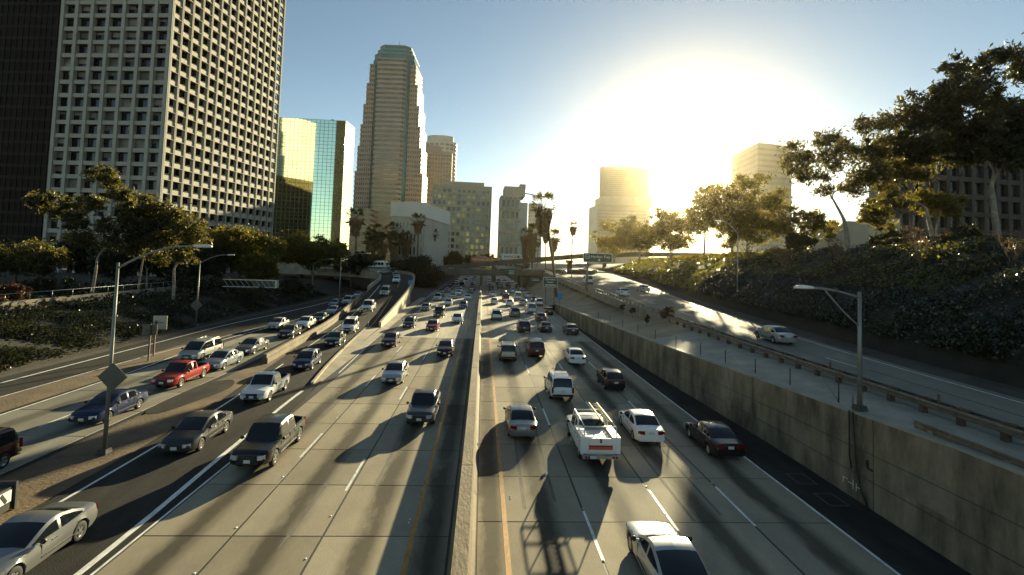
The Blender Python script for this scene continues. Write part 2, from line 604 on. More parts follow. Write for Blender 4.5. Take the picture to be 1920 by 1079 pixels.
# collector road
COL_R = [(-22.0, -12, 0), (-21.9, 20, 0), (-21.6, 40, 0), (-21.6, 50, 0), (-21.9, 60, 0), (-23.3, 80, 0), (-24.9, 100, 0), (-26, 120, 0), (-27, 145, 0), (-28, 190, 0)]
COL_M = [(-29.6, y, 0) for y in (-12, 20, 40, 50, 60, 80, 100, 120, 145, 190)]
COL_W = [(-38.0, -12, 0), (-38.0, 20, 0), (-38.0, 40, 0), (-38.0, 50, 0), (-38.0, 60, 0), (-37.9, 80, 0), (-36.9, 100, 0), (-36.2, 120, 0), (-36.0, 145, 0), (-36.5, 190, 0)]
colr = sheet('collector_road', [smooth_line([(p[0], p[1], -.03) for p in COL_W]), smooth_line([(p[0], p[1], -.03) for p in COL_R])], 'asphalt')
for k in range(11):
    ya = 16 + k * 4.6
    for x0, x1 in ((-25.7, -22.0), (-29.6, -25.7)):
        w, d = x1 - x0 - .05, 4.55
        kk = ('c', round(w, 3))
        if kk not in slab_cache:
            e = .02
            vs = [(-w / 2, -d / 2, -.028), (w / 2, -d / 2, -.028), (w / 2, d / 2, -.028), (-w / 2, d / 2, -.028),
                  (-w / 2 + e, -d / 2 + e, 0), (w / 2 - e, -d / 2 + e, 0), (w / 2 - e, d / 2 - e, 0), (-w / 2 + e, d / 2 - e, 0)]
            slab_cache[kk] = MB().add(vs, [(4, 5, 6, 7), (0, 1, 5, 4), (1, 2, 6, 5), (2, 3, 7, 6), (3, 0, 4, 7)]).mesh('slab', ['road concrete'])
        link('slab', slab_cache[kk], colr, ((x0 + x1) / 2, ya + 2.3, 0))
dashes('lane_marking', -25.74, 2, 9)
line_strip('edge_line', smooth_line([(-29.75, 0, 0), (-29.7, 40, 0), (-30.3, 52, 0), (-30.6, 62, 0), (-29.6, 74, 0), (-29.2, 90, 0), (-29.4, 120, 0)]), .16, 'white paint', .01)
line_strip('edge_line', smooth_line([(-36.45, 0, 0), (-36.45, 40, 0), (-36.4, 60, 0), (-36.2, 75, 0), (-34.4, 94, 0), (-33.4, 118, 0), (-33.5, 150, 0)]), .22, 'white paint', .01)
line_strip('edge_line', smooth_line([(-33.4, 0, 0), (-33.0, 45, 0), (-31.8, 62, 0), (-30.8, 76, 0)]), .12, 'white paint', .01)
# gore dirt and patched asphalt between ramp and collector
sheet('gore_dirt', [smooth_line([(-21.7, 8, -.02), (-21.6, 25, -.02), (-21.4, 36, -.02), (-21.3, 48, -.02), (-21.7, 58, -.02)]), smooth_line([(-18.1, 8, -.02), (-18.0, 25, -.02), (-18.4, 36, -.02), (-19.6, 48, -.02), (-20.8, 58, -.02)])], 'dirt')
pm = MB()
pp = [(-20.9 + 1.35 * math.cos(t) * (1 + .15 * math.sin(3 * t)) + .06 * 4.6 * math.sin(t), 38.5 + 4.6 * math.sin(t), -.008) for t in [k * math.pi / 12 for k in range(24)]]
pm.add(pp, [tuple(range(24))])
tag(pm.build('asphalt_patch', 'asphalt'), kind='structure')
sheet('dirt_shoulder', [[(-33.2, y, -.018) for y in LY], [(-30.2, y, -.018) for y in LY]], 'dirt')
# pale paved nose of the gore between ramp and freeway
tri_r = smooth_line([(-13.35, 42, .02), (-13.6, 50, .05), (-14.3, 62, .08), (-14.75, 74, .1)])
tri_l = smooth_line([(-13.5, 42.0, .02), (-14.5, 50, .05), (-15.6, 62, .08), (-16.5, 74, .2)])
gn = sheet('gore_paving', [tri_l, tri_r], 'gore concrete')
kb = wall_along([(p[0] - .1, p[1], 0) for p in tri_l], 0, .16, .22)
tag(kb.build('kerb', 'gore concrete'), kind='structure')
sheet('shoulder_paving', [smooth_line([(-13.45, 43, .008), (-14.2, 58, .008), (-14.75, 75, .008), (-15.4, 95, .008), (-15.75, 112, .008), (-15.8, 130, .008)]), smooth_line([(-13.1, 43, .008), (-13.2, 58, .008), (-13.5, 75, .008), (-13.8, 95, .008), (-14.1, 112, .008), (-14.2, 130, .008)])], 'gore concrete')

# ------------------------------------------------------------------ median barrier (precast sections)
med = empty('median_barrier', (-.37, 0, 0), 0, 'long tan concrete barrier dividing the two carriageways', 'barrier')
prof = [(-.47, 0), (-.47, .08), (-.34, .30), (-.25, 1.42), (.25, 1.42), (.34, .30), (.47, .08), (.47, 0)]
mb = MB()
Ls = 9.94
mb.add([(x, -Ls / 2, z) for x, z in prof] + [(x, Ls / 2, z) for x, z in prof], [(i, i + 1, 9 + i, 8 + i) for i in range(7)] + [tuple(range(8))[::-1], tuple(range(8, 16))])
bm_ = mb.mesh('section', ['barrier concrete'])
for k in range(31):
    link('section', bm_, med, (0, -2 + k * 10, 0))
# ------------------------------------------------------------------ right retaining wall
def wall_h(y):
    return interp(y, [(-12, 4.6), (18, 4.25), (22, 4.05), (32, 3.61), (49, 3.06), (75, 2.45), (102, 1.85)])


rw = empty('retaining_wall', (18, 0, 0), 0, 'stained concrete retaining wall beside the right freeway lanes', 'wall')
joints = [-12, 2, 12.2, 22.0, 31.9, 41.7, 51.5, 61, 71, 81, 91, 102]
for a, b in zip(joints[:-1], joints[1:]):
    n = 6
    vs = []
    ys = [a + .03 + (b - a - .06) * i / n for i in range(n + 1)]
    mb = MB()
    wall_along([(interp(y, EDGE_R) - 18 + .2, y, -.05) for y in ys], 0., [wall_h(y) for y in ys], .4, mb)
    mb.build('panel', 'wall concrete', rw)
cop = MB()
ys = list(range(-12, 103, 6))
wall_along([(interp(y, EDGE_R) - 18 + .24, y, wall_h(y) - .05) for y in ys], .0, .09, .5, cop)
cop.build('coping', 'strip concrete', rw)
# two conduits hanging down the wall from the lamp base and a small bracket, chalk scribble
cnd = MB()
cnd.tube([(-.1, 23.35, 4.05), (-.12, 23.3, 2.0), (-.1, 23.2, 1.35)], .035)
cnd.tube([(-.1, 23.1, 4.05), (-.1, 22.9, 1.6), (-.1, 22.6, .6), (-.1, 22.2, .05)], .035)
cnd.build('conduit', 'black cable', rw)
MB().box((-.04, 21.95 + .2, 1.75), (.08, .3, .08)).box((-.04, 22.3, 1.95), (.08, .08, .3)).build('bracket', 'dark steel', rw)
ch = MB()
for (y, z, dy, dz) in ((23.7, .72, .3, .03), (23.85, .6, .03, .3), (23.35, .62, .35, .03), (23.2, .62, .03, .45), (23.0, .58, .03, .35), (22.85, .6, .3, .03)):
    ch.box((-.012, y, z), (.012, dy, dz))
ch.build('chalk_mark', 'marker white', rw)

for z in (1.25, 2.5):
    fl_ = MB()
    ys_ = [y for y in range(4, 60, 4)]
    wall_along([(interp(y, EDGE_R) - 18 - .003, y, z * wall_h(y) / 4.2) for y in ys_], 0, .03, .012, fl_)
    fl_.build('form_line', 'dark steel', rw)
for y, z, dy, dz in ((27.2, 1.5, 1.7, 1.0), (19.2, 2.1, 2.2, 1.2), (35.2, 1.0, 1.5, .8), (29.9, .9, .9, .6), (45, 1.0, 2.2, .9)):
    MB().box((interp(y, EDGE_R) - 18 - .001, y, z), (.008, dy, dz)).build('paint_patch', 'patch paint', rw)

# upper road on the right, four metres above the freeway
def up_z(y):
    return interp(y, [(-12, 4.0), (40, 4.0), (90, 4.6), (120, 5.2), (180, 6.3), (300, 7.2), (460, 7.5)])


IVY = [(-12, 32.3), (28, 32.6), (43, 33.8), (53, 34.7), (66, 36.2), (90, 39.2), (126, 44.7), (184, 51), (300, 62), (460, 78)]
CREST = [(-12, 47.5, 14), (40, 49, 14), (62, 50, 14), (90, 53, 13), (120, 56, 12.5), (160, 60, 12), (220, 68, 11), (300, 78, 9.5), (460, 92, 8.5)]
UY = [-12, 0, 10, 18, 26, 34, 42, 50, 58, 66, 74, 82, 90, 100, 110, 120, 135, 150, 165, 180, 200, 240, 300, 380, 460]
sheet('upper_road', [[(21.9, y, up_z(y)) for y in UY], [(26.5, y, up_z(y)) for y in UY], [(interp(y, IVY) - 2.0, y, up_z(y)) for y in UY]], 'road concrete')
sheet('upper_shoulder', [[(interp(y, IVY) - 2.6, y, up_z(y) + .008) for y in UY], [(interp(y, IVY) + .3, y, up_z(y) + .05) for y in UY]], 'verge dirt')
line_strip('edge_line', [(interp(y, IVY) - 3.4 - max(0, 50 - y) * 0.0, y, up_z(y)) for y in UY], .14, 'white paint', .012)
for k in range(8):
    ya = 33.6 + k * 14.6
    if ya < 150:
        line_strip('lane_marking', [(26.6 + (ya - 34) * .02, ya, up_z(ya)), (26.65 + (ya - 34) * .02, ya + 3.6, up_z(ya + 3.6))], .13, 'white paint', .012)
jn = MB()
wall_along([(25.2, 4, 4.0), (26.3, 20, 4.0), (26.75, 33, 4.0)], .004, .011, .07, jn)
tag(jn.build('road_joint', 'joint tar'), kind='structure')
line_strip('edge_line', [(22.5, y, up_z(y)) for y in UY if y > 40], .13, 'yellow paint', .012)
# concrete strip between wall top and guard rail; farther on it becomes a paved slope under the viaduct
SY = [-12, 0, 10, 20, 30, 40, 50]
sheet('wall_top_paving', [[(interp(y, EDGE_R) + .35, y, wall_h(y) + .02 if y > 25 else min(wall_h(y), 4.06)) for y in SY], [(21.95, y, up_z(y) - .015) for y in SY]], 'strip concrete')
SY2 = [50, 58, 66, 74, 82, 90, 102, 115, 130, 150, 170, 184]
lo = [(interp(y, EDGE_R) + (.35 if y < 103 else .1), y, (wall_h(y) if y <= 102 else max(.05, 1.9 - (y - 102) * .15))) for y in SY2]
hi = [(22.0 + (.9 if y > 62 else 0), y, up_z(y) - (.02 if y < 58 else min(1.3, .02 + (y - 58) * .1))) for y in SY2]
md = [tuple((np.array(a) * .45 + np.array(b) * .55) + np.array((0, 0, -.12))) for a, b in zip(lo, hi)]
sheet('slope_paving', [lo, md, hi], 'slope paving')

# viaduct edge: solid retaining stretch, then deck beam on columns
via = empty('viaduct', (21.9, 60, 0), 0, 'low concrete viaduct edge of the upper road above the paved slope', 'bridge')
VY = [56, 66, 76, 86, 96, 108, 120, 135, 150, 165, 181]
wall_along([(0, y - 60, up_z(y)) for y in VY], -.85, .42, .5, MB()).build('edge_beam', 'old concrete', via)
wall_along([(.2, y - 60, up_z(y)) for y in (56, 66, 76)], -1.6, -.86, .5, MB()).build('end_wall', 'old concrete', via)
wall_along([(2.6, y - 60, up_z(y)) for y in VY[2:]], -4, -.4, .4, MB()).build('back_wall', 'dark concrete' if 'dark concrete' in MATS else 'soil', via)
wall_along([(0, y - 60, up_z(y)) for y in VY], .86, 1.0, .22, MB()).build('top_rail', 'old concrete', via)
colm = unit_box('column', 'old concrete')
for k in range(16):
    y = 79 + k * 6.4
    link('column', colm, via, (.55, y - 60, up_z(y) - 2.0), 0, None, (.55, .5, 2.4))
pstm = unit_box('baluster', 'old concrete')
for k in range(64):
    y = 57 + k * 1.92
    link('baluster', pstm, via, (0, y - 60, up_z(y) + .64), 0, None, (.18, .3, .46))

# steel guard rail on stout timber posts
gr = empty('guard_rail', (21.75, 0, 4.0), 0, 'steel guard rail on dark timber blocks along the upper road', 'guard rail')
pm = MB().box((0, 0, .36), (.24, .26, .82)).box((.27, 0, .5), (.26, .22, .4)).mesh('post', ['wood post'])
ry = 8.0
while ry < 57:
    link('post', pm, gr, (0, ry, up_z(ry) - 4.0))
    ry += 1.93
wprof = [(0, .32), (.06, .37), (.06, .43), (0, .47), (0, .51), (.06, .55), (.06, .61), (0, .66)]
for k in range(8):
    y0, y1 = 6 + k * 6.4, 6 + (k + 1) * 6.4 - .02
    for sx, off in ((1, .40), (-1, -.125)):
        mb = MB()
        mb.add([(off + sx * x, y, z + up_z(y) - 4.0) for y in (y0, y1) for x, z in wprof], [(i, i + 1, 9 + i, 8 + i) for i in range(7)])
        mb.build('beam', 'rail steel', gr)
# pale end posts of the rail
for y in (22.7, 30.1, 46):
    MB().tube([(.1, y, .3), (.1, y, 1.05)], .06).build('delineator', 'wood post', gr)
# short stretch of beam on brackets at the wall's near end
wr = empty('wall_guard_beam', (18.45, 0, 4.1), 0, 'rusty guard beam on two brackets on top of the wall', 'guard rail')
mb = MB()
mb.add([(x, y, z + .05) for y in (2, 20.4) for x, z in [(0, .1), (.07, .15), (.07, .2), (0, .24), (0, .28), (.07, .32), (.07, .37), (0, .42)]], [(i, i + 1, 9 + i, 8 + i) for i in range(7)])
mb.build('beam', 'rail steel', wr)
for y in (16.6, 19.6, 13.0, 9.0):
    MB().box((.1, y, .12), (.22, .3, .3), taper=.7).build('bracket', 'old concrete', wr)
# thin steel stakes along the wall top
stk = MB().tube([(0, 0, -.05), (0, 0, 1.0)], .035, 6).mesh('fence_stake', ['dark steel'])
sy = [25.2, 29.3, 32.9, 36.7, 40.6, 45.3, 50.2, 55.3, 60.6, 66.1, 71.8]
ordn = ['nearest', 'second', 'third', 'fourth', 'fifth', 'sixth', 'seventh', 'eighth', 'ninth', 'tenth', 'farthest']
for i, y in enumerate(sy):
    tag(link('fence_stake', stk, None, (interp(y, EDGE_R) + .75, y, wall_h(y) + .04)), ('thin steel stake on the wall top, %s of the row' % ordn[i]) + (' from the lamp' if i not in (0, 10) else ''), 'stake', 'steel stakes along the wall top')
br = MB().tube([(18.7, 25.2, 4.0), (18.9, 26.6, 4.85)], .035, 6).tube([(18.9, 24.4, 4.0), (18.9, 24.4, 4.9)], .04, 6)
tag(br.build('stake_brace', 'pole grey'), 'leaning pale brace beside the lamp post on the wall', 'stake')

# ------------------------------------------------------------------ right embankment with ground cover
EY = [-12, 0, 10, 20, 30, 40, 50, 60, 70, 80, 90, 105, 120, 140, 160, 184, 220, 300, 380, 460]


def emb_right(t, y):
    x0, z0 = interp(y, IVY), up_z(y)
    x1, z1 = interp(y, CREST)
    b = .5 * math.sin(y * .21 + t * 5) * math.sin(t * 3.14) + .3 * math.sin(y * .57 + 2 * t)* math.sin(t * 3.14)
    return (x0 + (x1 - x0) * t, y, z0 + (z1 - z0) * (t ** .52) + b * .8 * min(1, t * 3))


sheet('embankment', [[emb_right(t, y) for y in EY] for t in (0, .1, .2, .3, .4, .5, .6, .7, .8, .9, 1)], 'soil')
sheet('hilltop', [[(interp(y, CREST)[0], y, interp(y, CREST)[1]) for y in EY], [(interp(y, CREST)[0] + 20, y, interp(y, CREST)[1] + .8) for y in EY], [(420, y, interp(y, CREST)[1] + .5) for y in EY]], 'soil')

# left embankment and the terrace behind it
LOWL = [(-12, -38.9), (43, -38.9), (54, -39.3), (79, -39.1), (106, -37.9), (134, -37.2), (200, -38)]
TY = [-12, 0, 10, 20, 30, 40, 50, 60, 70, 80, 90, 100, 115, 134, 160, 200]


def emb_left(t, y):
    x0 = interp(y, LOWL)
    b = .4 * math.sin(y * .33 + t * 4) * math.sin(t * 3.14)
    return (x0 - 11 * t, y, -.05 + 2.9 * math.sin(t * 1.57) + b * .5)


sheet('embankment', [[emb_left(t, y) for y in TY] for t in (0, .15, .3, .45, .6, .8, 1)], 'soil')
sheet('terrace', [[emb_left(1, y) for y in TY], [(-54, y, 2.7) for y in TY], [(-75, y, 2.6) for y in TY], [(-420, y, 2.6) for y in TY]], 'soil')
# pale low wall with a handrail on the terrace
pw = empty('garden_wall', (-53.9, 60, 2.5), 0, 'pale low wall with thin handrail among the trees on the left bank', 'wall')
for k in range(7):
    MB().box((0, -4 + k * 6.02, .75), (.35, 6.0, 1.5)).build('panel', 'old concrete', pw)
hr = MB()
hr.tube([(0, -7, 2.35), (0, 35, 2.35)], .035, 6)
hr.build('handrail', 'galvanised', pw)
for k in range(14):
    MB().tube([(0, -6.5 + k * 3.1, 1.5), (0, -6.5 + k * 3.1, 2.35)], .03, 6).build('rail_post', 'galvanised', pw)

# ------------------------------------------------------------------ left guard wall (barrier along the ramp's outer edge)
lg = empty('ramp_barrier', (-20.5, 49.3, 0), 0, 'low tan concrete barrier with lit top between ramp and collector road', 'barrier')
gl = smooth_line([(-20.5, 49.3, 0), (-21.3, 60, 0), (-22.0, 72, .05), (-22.9, 84, .55), (-24.4, 104, 2.1)], 3)
for a, b in zip(gl[:-1], gl[1:]):
    p = [(q[0] + 20.5, q[1] - 49.3, q[2]) for q in (a, b)]
    p[1] = tuple(np.array(p[1]) * .997 + np.array(p[0]) * .003)
    mb = wall_along(p, -.1, .5, .5)
    wall_along(p, .5, .88, .3, mb)
    mb.build('section', 'barrier concrete', lg)
# ramp retaining wall and parapets of the flyover
rp = empty('flyover_ramp', (-15, 75, 0), 0, 'curving flyover ramp with pale concrete parapets', 'bridge')
rline = smooth_line([(-14.82, 74.7, .0), (-15.2, 84, .5), (-15.55, 92, 1.0), (-16.0, 107, 2.3), (-16.9, 121, 3.5), (-18.6, 137, 4.45), (-22, 151, 4.9), (-28, 161, 5.05), (-42, 168, 5.2), (-70, 171, 5.3)], 5)
rel = lambda ln: [(q[0] + 15, q[1] - 75, q[2]) for q in ln]
for i in range(0, len(rline) - 1, 2):
    seg = rel(rline[i:i + 3])
    wall_along(seg, -.9 if i > 17 else [-q[2] - .1 for q in seg], .85, .34).build('parapet', 'gore concrete', rp)
lline = smooth_line([(-25.2, 112, 2.8), (-25.6, 118, 3.3), (-26.4, 130, 4.1), (-28.6, 140, 4.6), (-33, 147, 4.8), (-44, 151, 5.0), (-70, 154, 5.3)], 5)
for i in range(0, len(lline) - 1, 2):
    wall_along(rel(lline[i:i + 3]), -1.0, .9, .34).build('parapet', 'gore concrete', rp)
# deck soffit and side fill below the ramp so that it reads as solid
ft = MB()
wall_along(rel(smooth_line([(-22.9, 84, .5), (-24.4, 104, 2.1), (-25.2, 112, 2.8), (-25.6, 118, 3.3), (-26.4, 130, 4.1)], 4)), -4.6, -.15, .3, ft)
ft.build('side_wall', 'old concrete', rp)
dk = strip_mb([[(p[0] + 15, p[1] - 75, p[2] - .7) for p in rl[48:]], [(p[0] + 15, p[1] - 75, p[2] - .7) for p in rr[48:]]])
dk.build('deck_soffit', 'old concrete', rp)
for (x, y) in ((-33, 154), (-46, 160), (-58, 162)):
    MB().box((x + 15, y - 75, 2.0), (1.4, 1.4, 5)).build('column', 'old concrete', rp)

# ------------------------------------------------------------------ overpass across the freeway and higher ramp bridge behind
ov = empty('overpass', (0, 182, 0), 0, 'concrete overpass crossing the freeway below the city buildings', 'bridge')
dl = [(-60, 0, 5.35), (-14.5, 0, 5.35), (0, 0, 5.7), (22, 0, 6.3), (40, 0, 6.5)]
mb = MB()
for a, b in zip(dl[:-1], dl[1:]):
    pass
nd = len(dl)
vs = []
for x, y, z in dl:
    vs += [(x, -6, z - 1.15), (x, 7, z - 1.15), (x, 7, z), (x, -6, z)]
fs = [(i * 4 + k, (i + 1) * 4 + k, (i + 1) * 4 + (k + 1) % 4, i * 4 + (k + 1) % 4) for i in range(nd - 1) for k in range(4)]
MB().add(vs, fs).build('deck', 'bridge concrete', ov)
wall_along([(x, -6.2, z) for x, y, z in dl], -.5, 1.05, .3).build('parapet', 'bridge concrete', ov)
wall_along([(x, 7.2, z) for x, y, z in dl], -.5, 1.05, .3).build('parapet', 'bridge concrete', ov)
for x, w, zt in ((-.4, .9, 4.5), (13.9, .9, 4.85)):
    MB().box((x, .5, zt / 2), (w, 10, zt)).build('pier', 'bridge concrete', ov)
MB().box((-20.5, .5, 2), (8, 12, 4.2)).build('abutment', 'soil', ov)
MB().box((21.5, .5, 2.2), (9, 12, 5.0)).build('abutment', 'bridge concrete', ov)
hb = empty('ramp_bridge', (13, 225, 0), 0, 'higher sloping ramp bridge with buses behind the overpass', 'bridge')
dl2 = [(-40, -6, 5.0), (-27, -2, 6.6), (-12, 0, 8.5), (0, 0, 10.0), (14, 2, 11.6), (31.5, 6, 13.6), (60, 14, 15.5), (110, 34, 17)]
vs = []
for x, y, z in dl2:
    vs += [(x, y - 4.5, z - 1.6), (x, y + 5.5, z - 1.6), (x, y + 5.5, z - .3), (x, y - 4.5, z - .3)]
fs = [(i * 4 + k, (i + 1) * 4 + k, (i + 1) * 4 + (k + 1) % 4, i * 4 + (k + 1) % 4) for i in range(len(dl2) - 1) for k in range(4)]
MB().add(vs, fs).build('deck', 'bridge concrete', hb)
wall_along([(x, y - 4.7, z) for x, y, z in dl2], -.9, .55, .3).build('parapet', 'bridge concrete', hb)
wall_along([(x, y + 5.7, z) for x, y, z in dl2], -.9, .55, .3).build('parapet', 'bridge concrete', hb)
for x, y, z in ((-8, 0, 7.2), (7, 1, 9), (27, 4, 11), (45, 10, 12.7)):
    MB().tube([(x, y, -1), (x, y, z - .2)], [.9, 1.0], 12).build('pier', 'bridge concrete', hb)
    MB().box((x, y, z - .5), (2.2, 7.5, 1.2)).build('pier_cap', 'bridge concrete', hb)

# far ground beyond the overpass so the streets there read as paved
sheet('city_street', [[(-200, y, .3 if y < 200 else 2.6) for y in (240, 300, 500, 900)], [(-16.2, y, .3 if y < 200 else 2.6) for y in (240, 300, 500, 900)]], 'far pavement')
# ------------------------------------------------------------------ buildings
mat('tower concrete', (.33, .315, .27), .8, var=.12, scale=.3, bump=.15, bscale=3)
mat('tower spandrel', (.40, .365, .29), .8, var=.12, scale=.4)
mat('tower glass', (.012, .012, .016), .12, var=.3, scale=.3, spec=.5, rnd=.6)
mat('blind', (.16, .15, .14), .7, var=.25, scale=.5, rnd=.5)
mat('dark facade', (.014, .011, .010), .6, var=.4, scale=.1, spec=.08)
mat('dark mullion', (.020, .017, .018), .6, var=.2, spec=.1)
mat('mirror glass', (.60, .72, .54), .035, metal=1., var=.08, scale=.05)
mat('mirror mullion', (.10, .14, .12), .5, metal=.3, var=.1)
mat('rose stone', (.46, .34, .25), .7, var=.12, scale=.1)
mat('band glass', (.20, .17, .12), .18, metal=.5, var=.2, scale=.2)
mat('green glass', (.10, .21, .17), .15, metal=.6, var=.15, scale=.1)
mat('crown trim', (.33, .36, .31), .5, var=.1)
mat('tan stone', (.50, .43, .32), .8, var=.12, scale=.1)
mat('pink stone', (.47, .34, .27), .8, var=.12, scale=.1)
mat('pale stone', (.60, .56, .47), .8, var=.1, scale=.1)
mat('office glass', (.07, .085, .07), .1, metal=.4, var=.3, scale=.1, rnd=.5)
mat('gold reflection glass', (.20, .17, .08), .15, metal=.5, var=.35, scale=.08, rnd=.5)  # yellow sunlit reflections put into the glass colour
mat('white stone', (.68, .65, .57), .8, var=.08, scale=.1)
mat('beige fin', (.50, .45, .36), .8, var=.1, scale=.2)
mat('haze tower', (.36, .33, .27), .45, metal=.2, var=.12, scale=.05)
mat('haze tower glass', (.28, .26, .22), .35, metal=.3, var=.2, scale=.05)
mat('bronze panel', (.15, .10, .045), .6, var=.25, scale=.1)
mat('brown brick', (.10, .06, .035), .8, var=.25, scale=.1)


class Face:
    """vertical facade frame in building-local space: origin o, direction u along the wall, outward normal n"""

    def __init__(s, o, u):
        s.o, s.u = Vector(o), Vector(u).normalized()
        s.n = Vector((s.u.y, -s.u.x, 0))
        s.rz = math.atan2(s.u.y, s.u.x)

    def at(s, a, z, d=0.):
        p = s.o + s.u * a + s.n * d
        return (p.x, p.y, s.o.z + z)


def grid_face(mb, F, width, z0, z1, nc, nr, pier_w, span_h, depth, mi_p=0, mi_s=0, span_in=.05, extra_end=True):
    """proud piers and spandrels; returns window openings (centre a, centre z, w, h)"""
    cw, rh = width / nc, (z1 - z0) / nr
    for i in range(nc + 1):
        mb.box(F.at(min(max(i * cw, pier_w / 2), width - pier_w / 2), (z0 + z1) / 2, depth / 2), (pier_w, depth, z1 - z0), mi_p, F.rz)
    for j in range(nr + 1):
        zz = z0 + j * rh
        h = span_h
        mb.box(F.at(width / 2, min(max(zz, z0 + h / 2), z1 - h / 2), (depth - span_in) / 2), (width - .02, depth - span_in, h), mi_s, F.rz)
    return [((i + .5) * cw, z0 + (j + .5) * rh, cw - pier_w, rh - span_h) for j in range(nr) for i in range(nc)]


def panes(root, F, wins, m, name='window', limit=300, d=.06, inset=0.0, alt=None, alt_p=0.):
    um = unit_box(name, m)
    for a, z, w, h in wins[:limit]:
        mm = um
        if alt and random.random() < alt_p:
            mm = unit_box(name, alt)
        link(name, mm, root, F.at(a, z, d), F.rz, None, (w - inset, .06, h - inset))
    if len(wins) > limit:
        mb = MB()
        for a, z, w, h in wins[limit:]:
            mb.box(F.at(a, z, d), (w - inset, .06, h - inset), 0, F.rz)
        o = mb.build(name, m, root)
        o['kind'] = 'stuff'


# --- concrete office tower with deep-set windows (left)
RZ = math.radians(-7.5)
tw = empty('office_tower', (-91.3, 144, 1.5), RZ, 'tall pale concrete office tower with a grid of deep square windows', 'building')
TW, TL, FH = 34.2, 58.0, 3.92
NF = 31
z0 = 9.0
z1 = z0 + NF * FH
MB().box((-TW / 2, TL / 2, (z0 + z1) / 2), (TW - 3.0, TL - 3.0, z1 - z0)).build('core', 'dark facade', tw)
f1 = Face((-TW, 0, 0), (1, 0, 0))
mb = MB()
cw = TW / 7
wl = []
for i in range(8):
    a = i * cw
    mb1 = MB().box(f1.at(min(max(a, .5), TW - .5), (z0 + z1) / 2, -.55), (1.0, 1.3, z1 - z0))
    mb1.build('column', 'tower concrete', tw)
for j in range(NF + 1):
    zz = z0 + j * FH
    MB().box(f1.at(TW / 2, zz, -.85), (TW - .3, 1.2, 1.2)).build('spandrel', 'tower concrete', tw)
for j in range(NF):
    for i in range(7):
        wl.append(((i + .5) * cw, z0 + (j + .5) * FH, cw - .9, FH - 1.15))
panes(tw, f1, wl, 'tower glass', limit=161, d=-1.42, alt='blind', alt_p=.2)
bm_blind = unit_box('window_blind', 'blind')
for a, z, w, h in wl[:161]:
    if random.random() < .45:
        bh = h * random.choice((.25, .35, .5, .6))
        bw = w * random.choice((.45, .5, .95, .95))
        link('window_blind', bm_blind, tw, f1.at(a + random.choice((-1, 1)) * (w - bw) / 2, z + h / 2 - bh / 2 - .12, -1.36), 0, None, (bw, .03, bh))
f2 = Face((0, 0, 0), (0, 1, 0))
cw2 = TL / 14
for i in range(15):
    a = min(max(i * cw2, .36), TL - .36)
    rb = MB().box(f2.at(a - .2, (z0 + z1) / 2, -.4), (.26, 1.1, z1 - z0), 0, f2.rz)
    rb.box(f2.at(a + .2, (z0 + z1) / 2, -.4), (.26, 1.1, z1 - z0), 0, f2.rz)
    rb.box(f2.at(a, (z0 + z1) / 2, -.55), (.24, 1.1, z1 - z0), 0, f2.rz)
    rb.build('column', 'tower concrete', tw)
sp = MB()
wl2 = []
for j in range(NF):
    zz = z0 + j * FH
    sp.box(f2.at(TL / 2, zz + FH - .10, -.35), (TL - .1, .9, .16), 0, f2.rz)
    for i in range(14):
        a = (i + .5) * cw2
        sp.box(f2.at(a, zz + .55, -.34), (cw2 - .95, .5, 1.35), 0, f2.rz)
        sp.box(f2.at(a + .75, zz + 1.5, -.75), (.9, .7, .55), 0, f2.rz)
        wl2.append((a, zz + 2.3, cw2 - .8, FH - 1.5))
sp.build('spandrel', 'tower spandrel', tw)
wl2.sort(key=lambda w: (w[0] > cw2 * 6, w[1]))
panes(tw, f2, wl2, 'tower glass', limit=139, d=-1.35)
MB().box((-TW / 2, TL / 2, z1 + 1), (TW, TL, 2.4)).build('parapet', 'tower concrete', tw)
for i in range(15):
    MB().box(f2.at(min(max(i * cw2, .5), TL - .5), z0 / 2, -.8), (.9, .9, z0)).build('base_column', 'tower concrete', tw)
for i in range(8):
    MB().box(f1.at(min(max(i * cw, .5), TW - .5), z0 / 2, -.8), (.9, .9, z0 - .01)).build('base_column', 'tower concrete', tw)
MB().box((-TW / 2, TL / 2, 4.5), (TW - 8, TL - 8, 9)).build('lobby', 'dark facade', tw)

# --- very dark glass block at the left edge
db = empty('dark_office_block', (-197, 176, 1), math.radians(-6), 'near-black glass office block at the far left edge', 'building')
MB().prism([(-15, 0), (55, 0), (28, 30), (-15, 30)], 0, 120).build('core', 'dark facade', db)
f = Face((-15, 0, 0), (1, 0, 0))
rear = MB()
rb_ = Face((28, 30.02, 0), (-1, 0, 0))
rw1 = grid_face(rear, rb_, 43, 0, 119, 10, 24, 1.6, 2.2, .5)
rb2 = Face((55.03, .03, 0), (-27, 30, 0))
rw2 = grid_face(rear, rb2, 40.3, 0, 119, 10, 26, 1.9, 2.5, .4)
rear.build('rear_facade', 'bronze panel', db)  # unseen sides, clad to give the mirror block a gold reflection
MB().box(rb2.at(20.1, 94.5, .25), (40.0, .62, 50), 0, rb2.rz).build('pale_reflection_slab', 'white stone', db)  # unseen pale slab, added so the mirror block reflects pale higher up
panes(db, rb2, rw2, 'gold reflection glass', limit=0, d=.1)
mu = MB()
for i in range(36):
    mu.box(f.at(i * 2, 60, .12), (.16, .22, 120))
mu.build('mullion', 'dark mullion', db)
sg = MB()
for j in range(31):
    sg.box(f.at(35, j * 3.9, .08), (70, .16, .9))
sg.build('spandrel', 'dark mullion', db)

